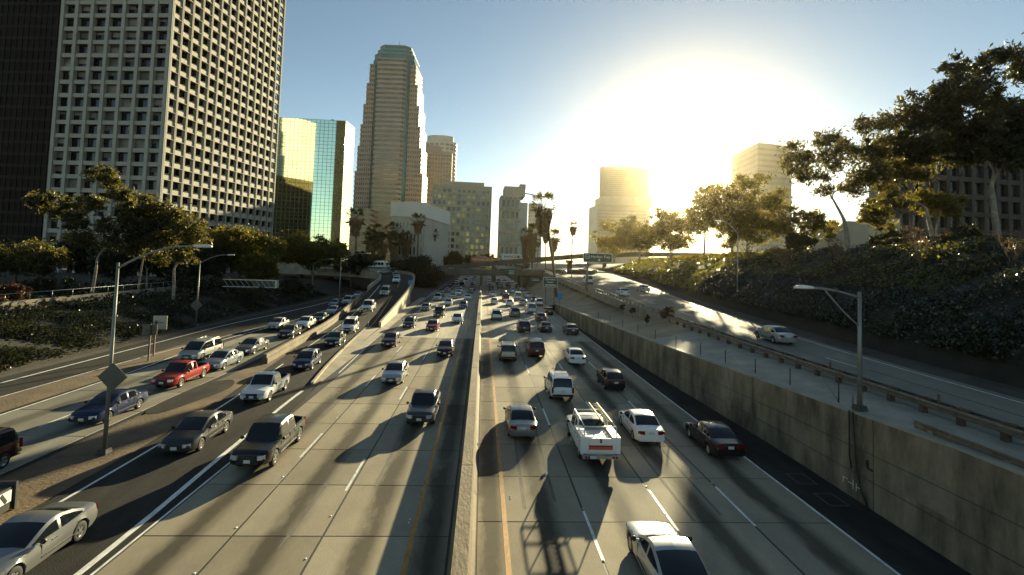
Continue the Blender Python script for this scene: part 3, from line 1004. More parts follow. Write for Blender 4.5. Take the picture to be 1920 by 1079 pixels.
# --- mirror-glass block: panes mirror the sky and the blocks across the freeway
mg = empty('mirror_glass_block', (-85.4, 300, 2), math.radians(1), 'green mirror-glass office block with a fine mullion grid', 'building')
MW, MD, MH = 62, 16, 88.2
sk = math.tan(math.radians(4.9)) * MD
mgb = MB().prism([(-MW, 0), (0, 0), (sk, MD), (-MW, MD)], 0, MH)
mgb.build('glass_wall', 'mirror glass', mg)
f = Face((-MW, 0, 0), (1, 0, 0))
for i in range(26):
    MB().box(f.at(i * MW / 25, MH / 2, .05), (.13, .14, MH)).build('mullion', 'mirror mullion', mg)
for j in range(42):
    MB().box(f.at(MW / 2, j * MH / 41, .04), (MW, .12, .13)).build('transom', 'mirror mullion', mg)
f = Face((0, 0, 0), (sk, MD, 0))
for i in range(8):
    MB().box(f.at(i * MD / 7, MH / 2, .05), (.13, .14, MH), 0, f.rz).build('mullion', 'mirror mullion', mg)
for j in range(42):
    MB().box(f.at(MD / 2, j * MH / 41, .04), (MD, .12, .13), 0, f.rz).build('transom', 'mirror mullion', mg)
MB().lathe([(2.6, 0), (2.5, 1.0), (1.9, 1.8), (.8, 2.4), (0.01, 2.5)], 16, c=(-10, 8, MH)).build('roof_dome', 'old concrete', mg)

# --- tall stepped tower with green crown
st = empty('stepped_skyscraper', (-84.5, 420, 2), math.radians(-3), 'tall rose-stone skyscraper with stepped shoulders and green glass crown', 'building')


def octo(hx, hy, c, yc=24):
    return [(-hx + c, yc - hy), (hx - c, yc - hy), (hx, yc - hy + c), (hx, yc + hy - c), (hx - c, yc + hy), (-hx + c, yc + hy), (-hx, yc + hy - c), (-hx, yc - hy + c)]


def banded(name, poly, z0, z1, fh, ms, band=.5, proud=.3):
    """storeys: glass prism with proud stone bands"""
    MB().prism(poly, z0, z1).build(name, ms[1], st)
    cx = sum(p[0] for p in poly) / len(poly)
    cyy = sum(p[1] for p in poly) / len(poly)
    R = max(abs(p[0] - cx) for p in poly)
    k = 1 + proud / R
    big = [((x - cx) * k + cx, (y - cyy) * k + cyy) for x, y in poly]
    b = MB()
    z = z0
    while z < z1 - .1:
        b.prism(big, z, min(z + fh * band, z1))
        z += fh
    b.build('stone_band', ms[0], st)


SS = [(20.0, 173.5), (22.1, 156.5), (24.1, 138.5), (25.9, 120.5), (27.6, 102), (29.2, 80)]
# green core
MB().prism(octo(18.2, 18.2, 6), 0, 178).build('glass_shaft', 'green glass', st)
gm = MB()
for i in range(13):
    gm.box((-12 + i * 2, 24 - 18.3, 89), (.25, .3, 178))
for (x, y) in [(-18.2 + 6 - t * .7 * 0 - 6 * t, 24 - 18.2 + 6 * t) for t in (.15, .4, .65, .9)] + [(18.2 - 6 + 6 * t, 24 - 18.2 + 6 * t) for t in (.15, .4, .65, .9)]:
    gm.box((x, y - .1, 89), (.3, .3, 178))
gm.build('mullion', 'crown trim', st)
for k, (hh, zz0, zz1) in enumerate(((17.4, 178, 182.6), (15.3, 183.4, 187.0), (13.6, 187.7, 191.2))):
    MB().prism(octo(hh, hh, hh * .36), zz0, zz1).build('crown_tier', 'green glass', st)
    MB().prism(octo(hh + .25, hh + .25, hh * .36), zz1, zz1 + .75).build('crown_ledge', 'crown trim', st)
    cm = MB()
    for i in range(15):
        cm.box((-hh * .62 + i * hh * 1.24 / 14, 24 - hh - .06, (zz0 + zz1) / 2), (.22, .2, zz1 - zz0 - .02))
        t = i / 14
        for sg_ in (-1, 1):
            cm.box((sg_ * (hh * .64 + hh * .36 * t), 24 - hh + hh * .36 * t - .05, (zz0 + zz1) / 2), (.22, .2, zz1 - zz0 - .02))
    cm.build('crown_mullion', 'crown trim', st)
# banded central bay (front)
banded('central_bay', [(-11.5, 24 - 20.2), (10, 24 - 20.2), (12.2, 24 - 18), (12.2, 30), (-12.2, 30), (-12.2, 24 - 19)], 0, 177.5, 4.1, ('rose stone', 'band glass'), .55, .35)
# stepped shoulders on both sides
zprev = 0
for k, (hw, top) in enumerate(SS):
    for sgn in (-1, 1):
        w = 4.6
        x0_, x1_ = sorted((sgn * (hw - w), sgn * hw))
        y0_ = 24 - 15.5 + k * .35
        banded('shoulder', [(x0_, y0_), (x1_, y0_), (x1_, y0_ + 30 - k), (x0_, y0_ + 30 - k)], 0, top, 4.1, ('rose stone', 'band glass'), .5, .12)
        pr = MB()
        for t in (.12, .5, .88):
            pr.box((x0_ + (x1_ - x0_) * t, y0_ - .3, top / 2), (.7, .6, top))
        pr.build('pier', 'rose stone', st)
MB().box((0, 22, 190), (20, 20, 2)).build('roof_plant', 'green glass', st)
MB().tube([(2, 20, 191), (2, 20, 199)], .25, 6).build('antenna', 'dark steel', st)
# lower wings
for x, w, h in ((-20, 22, 46),):
    banded('wing', [(x - w / 2, -8), (x + w / 2, -8), (x + w / 2, 6), (x - w / 2, 6)], 0, h, 4.2, ('rose stone', 'band glass'), .5, .2)


def office(name, label, loc, rz, w, d, h, nc, nr, nc2, wallm, glassm, pier, span, depth=.5, z_base=0., cap=1.5, extra=None, side='right', alt=None, alt_p=0.):
    r = empty(name, loc, math.radians(rz), label, 'building')
    MB().box((w / 2, d / 2, h / 2), (w - .02, d - .02, h)).build('wall', wallm, r)
    F1 = Face((0, 0, 0), (1, 0, 0))
    gb = MB()
    w1 = grid_face(gb, F1, w, z_base, h - cap, nc, nr, pier, span, depth)
    gb.box((w / 2, -depth / 2 - .02, h - cap / 2), (w + .04, depth + .04, cap))
    panes(r, F1, w1, glassm, limit=300, d=.05, alt=alt, alt_p=alt_p)
    if nc2:
        F2 = Face((w, 0, 0), (0, 1, 0)) if side == 'right' else Face((0, d, 0), (0, -1, 0))
        w2 = grid_face(gb, F2, d, z_base, h - cap, nc2, nr, pier, span, depth - .01)
        gb.box(((w + depth / 2 + .02) if side == 'right' else -depth / 2 - .02, d / 2, h - cap / 2), (depth + .04, d - .04, cap))
        panes(r, F2, w2, glassm, limit=max(0, 300 - len(w1)), d=.05)
    gb.build('facade_grid', wallm, r)
    return r


# low white block: windowed front, ribbed windowless side facing the freeway
wb = empty('low_white_block', (-26.4, 220, 3), 0, 'low white four-storey block with finely ribbed windowless side', 'building')
MB().prism([(-14.2, 0), (0, 0), (7.5, 42), (-14.2, 42)], 0, 25).build('wall', 'beige fin', wb)
F1 = Face((-14.2, 0, 0), (1, 0, 0))
gb = MB()
w1 = grid_face(gb, F1, 14.2, 1, 24.4, 9, 4, .85, 2.4, .5)
gb.build('facade_grid', 'beige fin', wb)
panes(wb, F1, w1, 'office glass')
MB().prism([(-14.8, -.7), (.5, -.7), (8.2, 42.6), (-14.8, 42.6)], 24.6, 31.2).build('attic_band', 'white stone', wb)
F2 = Face((0, 0, 0), (7.5, 42, 0))
for i in range(34):
    MB().box(F2.at(.7 + i * 1.27, 12.3, .15), (.5, .3, 24.6), 0, F2.rz).build('fin', 'pale stone', wb)

r = office('grid_office_block', 'mid-rise office block with yellow reflections in square windows', (-37.5, 350, 3), 1.5, 41.5, 30, 58.5, 12, 13, 5, 'tan stone', 'office glass', 1.3, 1.7, alt='gold reflection glass', alt_p=.42)  # random panes coloured as yellow reflections
MB().box((23, 15, 60), (27, 18, 4)).build('roof_plant', 'tan stone', r)
r = office('pink_grid_tower', 'pinkish tower with hipped roof and square window grid', (-77.5, 560, 3), 2, 37.5, 26, 126, 12, 27, 7, 'pink stone', 'band glass', 1.1, 1.9)
hp = MB()
hp.add([(3, 2, 126), (28, 2, 126), (28, 24, 126), (3, 24, 126), (7, 6, 134.5), (23, 6, 134.5), (23, 20, 134.5), (7, 20, 134.5)], [(0, 1, 5, 4), (1, 2, 6, 5), (2, 3, 7, 6), (3, 0, 4, 7), (4, 5, 6, 7)])
hp.build('hip_roof', 'pink stone', r)
# round-shouldered tower behind it
ct = empty('domed_crown_tower', (-62, 640, 3), 0, 'pale tower top with curved crown rising behind the pink tower', 'building')
MB().prism([(22 * math.cos(t) * (1.0), 16 + 14 * math.sin(t)) for t in [k * math.pi / 10 for k in range(20)]], 0, 158).build('wall', 'pale stone', ct)
MB().prism([(17.5 * math.cos(t), 16 + 11 * math.sin(t)) for t in [k * math.pi / 10 for k in range(20)]], 158, 166).build('crown', 'pale stone', ct)
cw_ = MB()
for j in range(9):
    for k in range(11, 20):
        t = (k + .0) * math.pi / 10
        for dt in (-.1, .1):
            cw_.box((22.05 * math.cos(t + dt), 16 + 14.05 * math.sin(t + dt), 112 + j * 5.2), (2.1, .5, 2.6), 0, t + math.pi / 2)
cw_.build('window', 'haze tower glass', ct)

# block with projecting bay windows
bw = empty('bay_window_block', (10.2, 330, 3), math.radians(1), 'narrow stone block with stacked pairs of bay windows', 'building')
MB().box((6.7, 12, 25), (13.4, 24, 50)).build('wall', 'pale stone', bw)
MB().box((9.5, 12, 53.3), (14, 20, 6.6)).build('penthouse', 'tan stone', bw)
MB().box((15.2, 10, 57.5), (4, 8, 3)).build('stair_tower', 'tan stone', bw)
F1 = Face((0, 0, 0), (1, 0, 0))
for j in range(6):
    for i in range(4):
        a, z = 2.1 + i * 3.05, 4.5 + j * 7.9
        MB().box(F1.at(a, z + 1, .35), (2.3, .9, 5.3)).build('bay', 'tan stone', bw)
        MB().box(F1.at(a, z + 1, .83), (1.5, .12, 4.4)).build('window', 'office glass', bw)
    MB().box(F1.at(6.7, z + 4.9, .25), (13.6, .6, 1.0)).build('ledge', 'rose stone', bw)
    for i in range(5):
        MB().box(F1.at(1.0 + i * 2.85, z + 4.4, .58), (1.2, .12, .9)).build('vent', 'band glass', bw)
MB().box((16, 13, 23), (5, 22, 46)).build('side_wing', 'pale stone', bw)
F2 = Face((18.5, 2, 0), (0, 1, 0))
sw = []
for j in range(6):
    for i in range(6):
        sw.append((1.8 + i * 3.6, 5.5 + j * 7.2, 1.6, 4.0))
panes(bw, F2, sw, 'haze tower glass', d=.03)

# pale rounded tower with a crane behind
pt = empty('pale_round_tower', (44.8, 430, 3), 0, 'pale rounded tower under the crane behind the palms', 'building')
MB().prism([(6.2 * math.cos(t), 8 + 8 * math.sin(t)) for t in [k * math.pi / 10 for k in range(20)]], 0, 57).build('wall', 'white stone', pt)
fl = MB()
for j in range(17):
    fl.prism([(6.4 * math.cos(t), 8 + 8.2 * math.sin(t)) for t in [k * math.pi / 10 for k in range(20)]], 2 + j * 3.3, 3.6 + j * 3.3)
fl.build('balcony_band', 'pale stone', pt)
cr = empty('tower_crane', (52, 460, 0), 0, 'thin construction crane above the pale rounded tower', 'crane')
mb = MB()
for sx in (-.6, .6):
    for sy_ in (-.6, .6):
        mb.box((sx, sy_, 35), (.18, .18, 72))
for k in range(24):
    mb.box((0, -.6, 2 + k * 2.9), (1.9, .12, .12), 0, 0, 0, .75)
mb.build('mast', 'dark steel', cr)
jb = MB()
jb.box((-8.5, 0, 71.4), (24, .6, .9), 0, 0, 0, math.radians(8))
jb.box((4.6, 0, 69.7), (6, .6, .9), 0, 0, 0, math.radians(8))
jb.box((7, 0, 68.6), (1.6, 1.2, 1.6))
jb.box((0, 0, 73), (.4, .4, 5))
jb.build('jib', 'dark steel', cr)

# --- hazy towers right of the palms, far off
Eb = empty('hazy_slab_tower', (183, 760, 3), math.radians(2), 'hazy golden slab tower above the podium left of the sun', 'building')
MB().prism([(0, 0), (60, -8), (75, 2), (75, 40), (6, 40), (-4, 8)], 0, 157).build('wall', 'haze tower', Eb)
fb = MB()
for j in range(30):
    fb.prism([(10, -1.6), (59, -8.25), (59, -6), (10, 2)], 60 + j * 3.1, 61.5 + j * 3.1)
fb.build('window_band', 'haze tower glass', Eb)
for ax in (22, 27, 34):
    MB().tube([(ax, 12, 156), (ax, 12, 166)], .5, 5).build('antenna', 'dark steel', Eb)
MB().box((4, 0, 110), (6, 1.0, 70), 0, -.13).build('corner_strip', 'pale stone', Eb)
MB().prism([(-12, -15), (62, -22), (72, -10), (72, 40), (-12, 40)], 0, 95).build('podium', 'haze tower', Eb)
MB().prism([(-5, -18), (66, -25), (74, -14), (74, 30), (-5, 30)], 95, 108).build('podium_top', 'pale stone', Eb)
pb = MB()
for j in range(12):
    pb.prism([(-11.5, -15.5), (62, -22.4), (62, -20), (-11.5, -13)], 30 + j * 5, 32.4 + j * 5)
pb.build('podium_window', 'haze tower glass', Eb)
Fb = empty('hazy_corner_tower', (187.2, 330, 3), 0, 'hazy pale tower with sharp corner behind the trees right of the sun', 'building')
MB().prism([(0, 0), (27.5, 5), (33, 45), (9, 55), (4.6, 42)], 0, 94).build('wall', 'haze tower', Fb)
F1 = Face((0, 0, 0), (27.5, 5, 0))
wf = []
for j in range(23):
    MB().box(F1.at(14, 4 + j * 3.9, .1), (27.6, .2, 1.7), 0, F1.rz).build('window_band', 'haze tower glass', Fb)
F1 = Face((4.6, 42, 0), (-4.6, -42, 0))
for j in range(23):
    MB().box(F1.at(21, 4 + j * 3.9, .1), (42, .2, 1.7), 0, F1.rz).build('window_band', 'haze tower glass', Fb)

# --- dark civic building behind the right-hand trees, flagpole on its roof
cv = empty('dark_civic_block', (87, 104, 13.5), math.radians(6), 'dark brown civic building with deep window grid behind the right trees', 'building')
mat('civic concrete', (.06, .045, .038), .8, var=.2, scale=.3)
mat('civic glass', (.02, .02, .022), .2, var=.3, scale=.3, rnd=.5)
MB().prism([(0, .02), (60, .02), (60, 30), (27, 30)], 0, 27).build('wall', 'civic concrete', cv)
F1 = Face((0, 0, 0), (1, 0, 0))
gb = MB()
w1 = grid_face(gb, F1, 60, 3, 26.6, 18, 6, .9, 1.1, .9)
gb.build('facade_grid', 'civic concrete', cv)
panes(cv, F1, w1, 'civic glass', limit=300)
MB().prism([(9, 4), (60, 4), (60, 28), (30, 28)], 27, 29).build('roof_slab', 'civic concrete', cv)
MB().box((25, -8, 1.8), (26, 2, 3.4)).build('terrace_wall', 'wall concrete', cv)
fp = empty('flagpole', (109.6, 110, 40.0), 0, 'flagpole with small dark flag above the right trees', 'flagpole')
MB().tube([(0, 0, 0), (0, 0, 20.4)], .14, 8).build('pole', 'dark steel', fp)
fl = MB()
for k in range(5):
    fl.add([(.12 + k * .35, .15 * math.sin(k * 1.3), 19.8 - k * .28), (.12 + (k + 1) * .35, .15 * math.sin((k + 1) * 1.3), 19.8 - (k + 1) * .28), (.12 + (k + 1) * .35, .15 * math.sin((k + 1) * 1.3), 18.0 - (k + 1) * .34), (.12 + k * .35, .15 * math.sin(k * 1.3), 18.0 - k * .34)], [(0, 1, 2, 3)], 0, True)
mat('flag cloth', (.08, .012, .014), .8, var=.4, scale=2)
fl.build('flag', 'flag cloth', fp)
lw = empty('beige_boundary_wall', (61.5, 90, 13), math.radians(4), 'long beige wall on the hilltop behind the leaning tree', 'wall')
for k in range(5):
    MB().box((1.9 + k * 3.7, 0, 3.3 + k * .22), (3.68, .5, 6.0 + k * .44)).build('panel', 'tan stone', lw)

# ------------------------------------------------------------------ trees and plants
mat('bark pale', (.24, .205, .16), .85, var=.4, scale=2, bump=.4)
mat('bark brown', (.10, .07, .05), .9, var=.3, scale=2, bump=.5)
mat('palm trunk', (.12, .085, .06), .9, var=.3, scale=3, bump=.5)
mat('dead frond', (.24, .15, .07), .9, var=.4, scale=1.5)
leaf_mat('eucalyptus leaf', (.05, .055, .024), .5)
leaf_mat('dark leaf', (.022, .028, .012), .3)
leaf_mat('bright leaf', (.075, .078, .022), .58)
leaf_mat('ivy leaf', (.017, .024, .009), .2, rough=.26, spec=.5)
leaf_mat('ivy sunlit tone', (.08, .095, .02), .55, rough=.3, spec=.5)  # lighter copy of the ivy leaf, sunlight put into its colour
leaf_mat('palm leaf', (.07, .07, .026), .35)
leaf_mat('red shrub', (.06, .028, .02), .4)
leaf_mat('dry twig', (.10, .07, .045), .25)


def leaves_mesh(name, C, size, m, elong=2.2, droop=0., nrm=None, tilt=.5):
    """rhombic leaves at centres C (N,3)"""
    N = len(C)
    C = np.asarray(C, float)
    sz = size * .78 * rng.uniform(.5, 1.5, (N, 1))
    a = rng.normal(size=(N, 3))
    a[:, 2] -= droop
    a /= np.linalg.norm(a, axis=1)[:, None]
    b = rng.normal(size=(N, 3))
    if nrm is not None:
        n = np.asarray(nrm) + rng.normal(size=(N, 3)) * tilt
        n /= np.linalg.norm(n, axis=1)[:, None]
        a -= n * (a * n).sum(1)[:, None]
        a /= np.linalg.norm(a, axis=1)[:, None]
        b = np.cross(n, a)
    else:
        b -= a * (a * b).sum(1)[:, None]
        b /= np.linalg.norm(b, axis=1)[:, None]
    h, w = sz * .5 * math.sqrt(elong), sz * .5 / math.sqrt(elong)
    V = np.stack([C - a * h, C + b * w + a * h * .1, C + a * h, C - b * w + a * h * .1], 1).reshape(-1, 3)
    me = bpy.data.meshes.new(name)
    me.vertices.add(4 * N)
    me.vertices.foreach_set('co', V.astype(np.float32).ravel())
    me.loops.add(4 * N)
    me.loops.foreach_set('vertex_index', np.arange(4 * N, dtype=np.int32))
    me.polygons.add(N)
    me.polygons.foreach_set('loop_start', np.arange(0, 4 * N, 4, dtype=np.int32))
    me.polygons.foreach_set('loop_total', np.full(N, 4, dtype=np.int32))
    me.materials.append(MATS[m])
    me.update(calc_edges=True)
    me.validate()
    return me


def bez(p0, p1, p2, n=7):
    p0, p1, p2 = map(Vector, (p0, p1, p2))
    return [p0 * (1 - t) ** 2 + p1 * 2 * t * (1 - t) + p2 * t * t for t in [k / n for k in range(n + 1)]]


def tree(name, label, base, fork, blobs, r0=.35, dens=1., leaf='eucalyptus leaf', bark='bark pale', nleaf=6000, size=.42, twigs=5, group=None, elong=2.6, droop=.6, fuzz=.55, cat='tree'):
    """base, fork: world points; blobs: (x, y, z, r) foliage masses relative to base"""
    R = empty(name, base, 0, label, cat, group)
    fk = Vector(fork)
    tk = MB()
    mid = fk * .5 + Vector((random.uniform(-.3, .3), random.uniform(-.3, .3), 0))
    tp = bez((0, 0, -.5), mid, fk)
    tk.tube(tp, [r0 * (1.25 if i == 0 else 1 - .35 * i / len(tp)) for i in range(len(tp))], 9)
    tk.build('trunk', bark, R)
    lim = MB()
    tot = sum(b[3] ** 2 for b in blobs)
    C = []
    nodes = [(fk, 1.0, (fk - mid).normalized())]
    for (x, y, z, r) in sorted(blobs, key=lambda q: (Vector(q[:3]) - fk).length):
        e = Vector((x, y, z))
        # grow from the nearest point of the limbs made so far, like a real crown
        p0, th, dr = min(nodes, key=lambda q: (q[0] - e).length * (1.0 if q[0].z < e.z - .3 else 1.8) + (0 if q[1] < .99 else .8))
        dist = (e - p0).length
        m_ = p0 + dr * dist * .45 + Vector((random.uniform(-.1, .1), random.uniform(-.1, .1), random.uniform(-.05, .05))) * dist
        pts = bez(p0, m_, e, 6)
        ra = r0 * .62 * th
        lim.tube(pts, [max(.025, ra * (1 - .6 * i / 6)) for i in range(7)], 6, cap=False)
        for i in (2, 4):
            nodes.append((pts[i], th * (1 - .6 * i / 6) * .8, (pts[i + 1] - pts[i - 1]).normalized()))
        n = int(nleaf * LEAFK * dens * r * r / tot)
        ncl = max(3, int(n / 70))
        u = rng.normal(size=(ncl, 3))
        u /= np.linalg.norm(u, axis=1)[:, None]
        rad = rng.uniform(.1, 1.0, (ncl, 1)) ** .6
        cc = u * rad * r * np.array([1, 1, .8]) * 1.12 + np.array(e)
        for k in range(min(twigs, ncl)):
            q = Vector(cc[k])
            s_ = pts[4] if k % 2 else pts[5]
            lim.tube(bez(s_, (s_ + q) * .5 + Vector((0, 0, -.1 * r)), q, 3), [.03 + ra * .12, .03, .022, .012], 4, cap=False)
        per = n // ncl
        cl = rng.uniform(.10, .24, (ncl, 1, 1)) * r
        L_ = cc[:, None, :] + rng.normal(size=(ncl, per, 3)) * cl * np.array([1, 1, .75]) * (.8 + .7 * np.minimum(rng.exponential(size=(ncl, per, 1)), 1.6))
        C.append(L_.reshape(-1, 3))
    lim.build('limbs', bark, R)
    C = np.concatenate(C)
    o = link('crown', leaves_mesh('crown', C, size, leaf, elong, droop), R)
    return R


LEAFK = 3.2


def blobs_in(c, r, n, br, flat=1.0, seed=0):
    q = np.random.default_rng(seed)
    out = []
    for k in range(n):
        u = q.normal(size=3)
        u /= np.linalg.norm(u)
        s_ = q.uniform(.45, 1.0)
        out.append((c[0] + u[0] * r[0] * s_, c[1] + u[1] * r[1] * s_, c[2] + u[2] * r[2] * s_, br * q.uniform(.7, 1.25)))
    return out


# right-hand hilltop trees
tree('eucalyptus_tree', 'leaning eucalyptus with forked pale trunk against the bright sky', (50.4, 66, 13.7), (-.6, 0, 4.2),
     [(-7.6, 0, 11.5, 1.9), (-6.2, 1, 13.2, 2.2), (-3.6, -1, 14.6, 2.0), (-1.8, 0, 12.8, 2.4), (.2, 1, 14.2, 1.7), (2.2, 0, 11.2, 2.2), (3.8, 0, 13, 1.9), (-4.2, 1, 10.4, 1.8), (.8, 0, 9.0, 1.9), (5.4, -1, 9.6, 1.8), (-2.2, 1, 8.2, 1.2), (-6.4, 0, 9.4, 1.2)], .34, .42, nleaf=7500, size=.40)
tree('eucalyptus_tree', 'tall airy eucalyptus bending left, between the leaning tree and the dark mass', (59.4, 62, 13.9), (-1.2, 0, 5),
     [(-8.4, 0, 9.4, 2.0), (-7.2, 0, 13.5, 2.2), (-7.6, 1, 16.6, 2.0), (-5.0, 0, 18.0, 1.8), (-4.4, 1, 14.2, 2.3), (-2.8, 0, 17, 1.9), (-3, 0, 10.6, 2.0), (-5.6, 0, 11, 1.8), (-1, 0, 13.2, 2.3), (-6.4, 0, 6.6, 1.5), (-3.8, 1, 6.4, 1.4)], .30, .45, nleaf=7500, size=.40)
tree('eucalyptus_tree', 'big dark eucalyptus at the right edge with pale curved trunk', (64, 58, 14.3), (-1.0, 0, 7.2),
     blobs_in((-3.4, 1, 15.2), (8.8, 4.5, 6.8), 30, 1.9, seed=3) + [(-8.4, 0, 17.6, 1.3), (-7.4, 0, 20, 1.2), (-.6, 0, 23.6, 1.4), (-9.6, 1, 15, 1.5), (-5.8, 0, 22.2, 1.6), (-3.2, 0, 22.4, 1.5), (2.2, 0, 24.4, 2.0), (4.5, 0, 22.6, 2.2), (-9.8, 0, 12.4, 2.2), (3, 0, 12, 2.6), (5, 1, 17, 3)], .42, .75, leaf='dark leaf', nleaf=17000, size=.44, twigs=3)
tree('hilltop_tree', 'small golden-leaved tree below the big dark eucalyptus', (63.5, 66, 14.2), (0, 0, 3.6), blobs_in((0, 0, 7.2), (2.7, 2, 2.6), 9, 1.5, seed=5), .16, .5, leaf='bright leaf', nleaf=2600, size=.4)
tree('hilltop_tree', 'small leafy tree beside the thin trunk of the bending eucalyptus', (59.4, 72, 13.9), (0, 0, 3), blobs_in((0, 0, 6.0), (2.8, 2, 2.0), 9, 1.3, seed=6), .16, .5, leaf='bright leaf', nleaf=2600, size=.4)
# sunlit hazy row
hz = [('broad tree glowing in the sun haze, just right of the tall thin one', (54.5, 100, 12.9), 15.5, (6.6, 5, 5.2), 16, 2.7, 8000),
      ('tall thin tree in the brightest haze below the sun', (54.5, 120, 12.5), 18, (3.0, 3, 5.0), 11, 2.0, 4500),
      ('low round tree in haze left of the tall thin one', (53.5, 138, 12.3), 12, (5.2, 4, 4.5), 12, 2.3, 4500),
      ('hazy roadside tree behind the green freeway sign', (52.8, 165, 11.6), 14.0, (6.5, 5, 5.0), 13, 2.6, 4800),
      ('far hazy tree at the left end of the hilltop row', (52.5, 196, 11.2), 15.5, (7.0, 5, 5.5), 13, 2.8, 4800),
      ('hazy tree filling the gap right of the tall thin one', (56.5, 110, 12.7), 12.5, (5.5, 4, 4.6), 13, 2.3, 4200),
      ('hazy tree behind the thin lamp on the ivy edge', (57.5, 150, 12.0), 15, (6.0, 4, 5.0), 13, 2.5, 4200),
      ('far hazy tree right of the freeway sign', (58, 182, 11.5), 13, (6.5, 4, 4.6), 13, 2.5, 4200),
      ('bushy tree between the hazy corner tower and the leaning eucalyptus', (53.6, 82, 13.3), 7.4, (3.8, 3.0, 3.0), 12, 1.6, 4000)]
for i, (lb, b, h, rr_, n, brr, nl) in enumerate(hz):
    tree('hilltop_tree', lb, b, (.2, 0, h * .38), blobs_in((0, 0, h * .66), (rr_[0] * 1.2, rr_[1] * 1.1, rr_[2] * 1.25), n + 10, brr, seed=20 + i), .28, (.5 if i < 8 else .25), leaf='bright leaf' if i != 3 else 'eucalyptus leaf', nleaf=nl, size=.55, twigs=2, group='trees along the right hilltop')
for i, (x, y) in enumerate(((51.5, 78), (57, 54), (66, 52), (53.6, 64))):
    tree('hilltop_shrub', ['dense shrub in front of the hazy bushy tree', 'dark shrub at the foot of the big dark eucalyptus', 'dark shrub at the right edge of the hilltop', 'lit-edged shrub at the foot of the leaning eucalyptus'][i], (x, y, 13.4), (0, 0, .8), blobs_in((0, 0, 1.5), (2.8, 1.8, 1.0), 9, 1.0, seed=40 + i), .1, leaf='dark leaf', nleaf=2200, size=.32, group='shrubs along the hilltop', cat='shrub', bark='bark brown', twigs=1)
# hedge along the crest
def hedge(name, label, pts, h, w, n, leaf, size):
    C = []
    for k in range(n):
        t = rng.uniform(0, len(pts) - 1)
        i = int(t)
        f_ = t - i
        p = np.array(pts[i]) * (1 - f_) + np.array(pts[min(i + 1, len(pts) - 1)]) * f_
        hh = h * (.7 + .3 * math.sin(t * 9) * math.sin(t * 4.3))
        C.append(p + np.array((rng.normal() * w * .45, rng.normal() * w * .3, abs(rng.uniform(0, 1)) ** .6 * hh)))
    o = link(name, leaves_mesh(name, np.array(C), size, leaf, 1.8))
    return tag(o, label, 'hedge')


hedge('hedge', 'dark hedge along the hilltop under the right-hand trees', [(51, 59, 13.8), (53, 56, 13.8), (58, 50, 13.9), (64, 46, 14)], 1.3, 1.8, 12000, 'dark leaf', .34)

hedge('hedge', 'golden backlit undergrowth along the hazy part of the hilltop', [(54.5, 84, 13.0), (57, 104, 12.6), (58, 124, 12.3), (61, 150, 12), (64, 180, 11.6), (69, 220, 11)], 1.5, 3.2, 12000, 'bright leaf', .6)
# bare shrubs on the right bank
def bare_shrub(label, base, h, n, seed):
    q = random.Random(seed)
    R = empty('bare_shrub', base, 0, label, 'shrub', 'bare shrubs on the right bank')
    mb = MB()
    tips = []
    for k in range(n):
        a = q.uniform(0, 6.28)
        l = h * q.uniform(.6, 1.0)
        tip = Vector((math.cos(a) * l * q.uniform(.2, .65), math.sin(a) * l * .5, l))
        pts = bez((0, 0, -.1), (tip.x * .2, tip.y * .2, l * .5), tip, 4)
        mb.tube(pts, [.045, .035, .028, .02, .01], 4, cap=False)
        for j in range(5):
            s_ = pts[2 + j % 2]
            t2 = s_ + Vector((q.uniform(-.5, .5), q.uniform(-.4, .4), q.uniform(.2, .7))) * h * .38
            mb.tube([s_, (s_ + t2) * .5 + Vector((0, 0, .05)), t2], [.02, .015, .006], 3, cap=False)
            tips += [t2 + Vector((q.gauss(0, .12), q.gauss(0, .12), q.gauss(0, .12))) * h * .4 for _ in range(4)]
    mb.build('branches', 'bark brown', R)
    tag(link('twigs', leaves_mesh('twigs', np.array([tuple(t) for t in tips]), .16, 'dry twig', 3.5), R), kind='stuff')


for i, (t, y, h) in enumerate(((.55, 46, 4.0), (.45, 56, 3.6), (.5, 70, 4.2), (.62, 38, 3.8), (.55, 84, 4.2))):
    p = emb_right(t, y)
    bare_shrub(['bare dark shrub on the bank below the leaning eucalyptus', 'bare twiggy shrub on the mid bank left of the street lamp', 'bare reddish shrub in the haze on the bank', 'bare shrub on the dark bank right of the street lamp', 'farthest bare shrub on the hazy bank'][i], p, h, 11, i)

# ivy covering both banks (uncountable)
def ivy(name, label, fn, n, t0, t1, y0, y1, size, m, lift=.25, dens=None):
    t = t0 + (t1 - t0) * rng.uniform(0, 1, n) ** (1.6 if fn is emb_right else 1.0)
    y = y0 + (y1 - y0) * rng.uniform(0, 1, n) ** 1.35
    P_ = np.array([fn(a, b) for a, b in zip(t, y)])
    P_ += np.stack([rng.normal(size=n) * .12, rng.normal(size=n) * .12, np.abs(rng.normal(size=n)) * lift], 1)
    # clumping: drop some leaves by a smooth pattern
    k = np.sin(P_[:, 0] * 1.1 + 2 * np.sin(P_[:, 1] * .43)) + np.sin(P_[:, 1] * .83 + P_[:, 2]) + rng.normal(size=n) * .7
    P_[:, 2] += .16 * np.clip(k, -1, 1.5)
    P_ = P_[k > -.75]
    o = link(name, leaves_mesh(name, P_, size, m, 1.25, 0, np.tile((-.35, -.25, .9), (len(P_), 1)), .55))
    return tag(o, label, 'ground cover', kind='stuff')


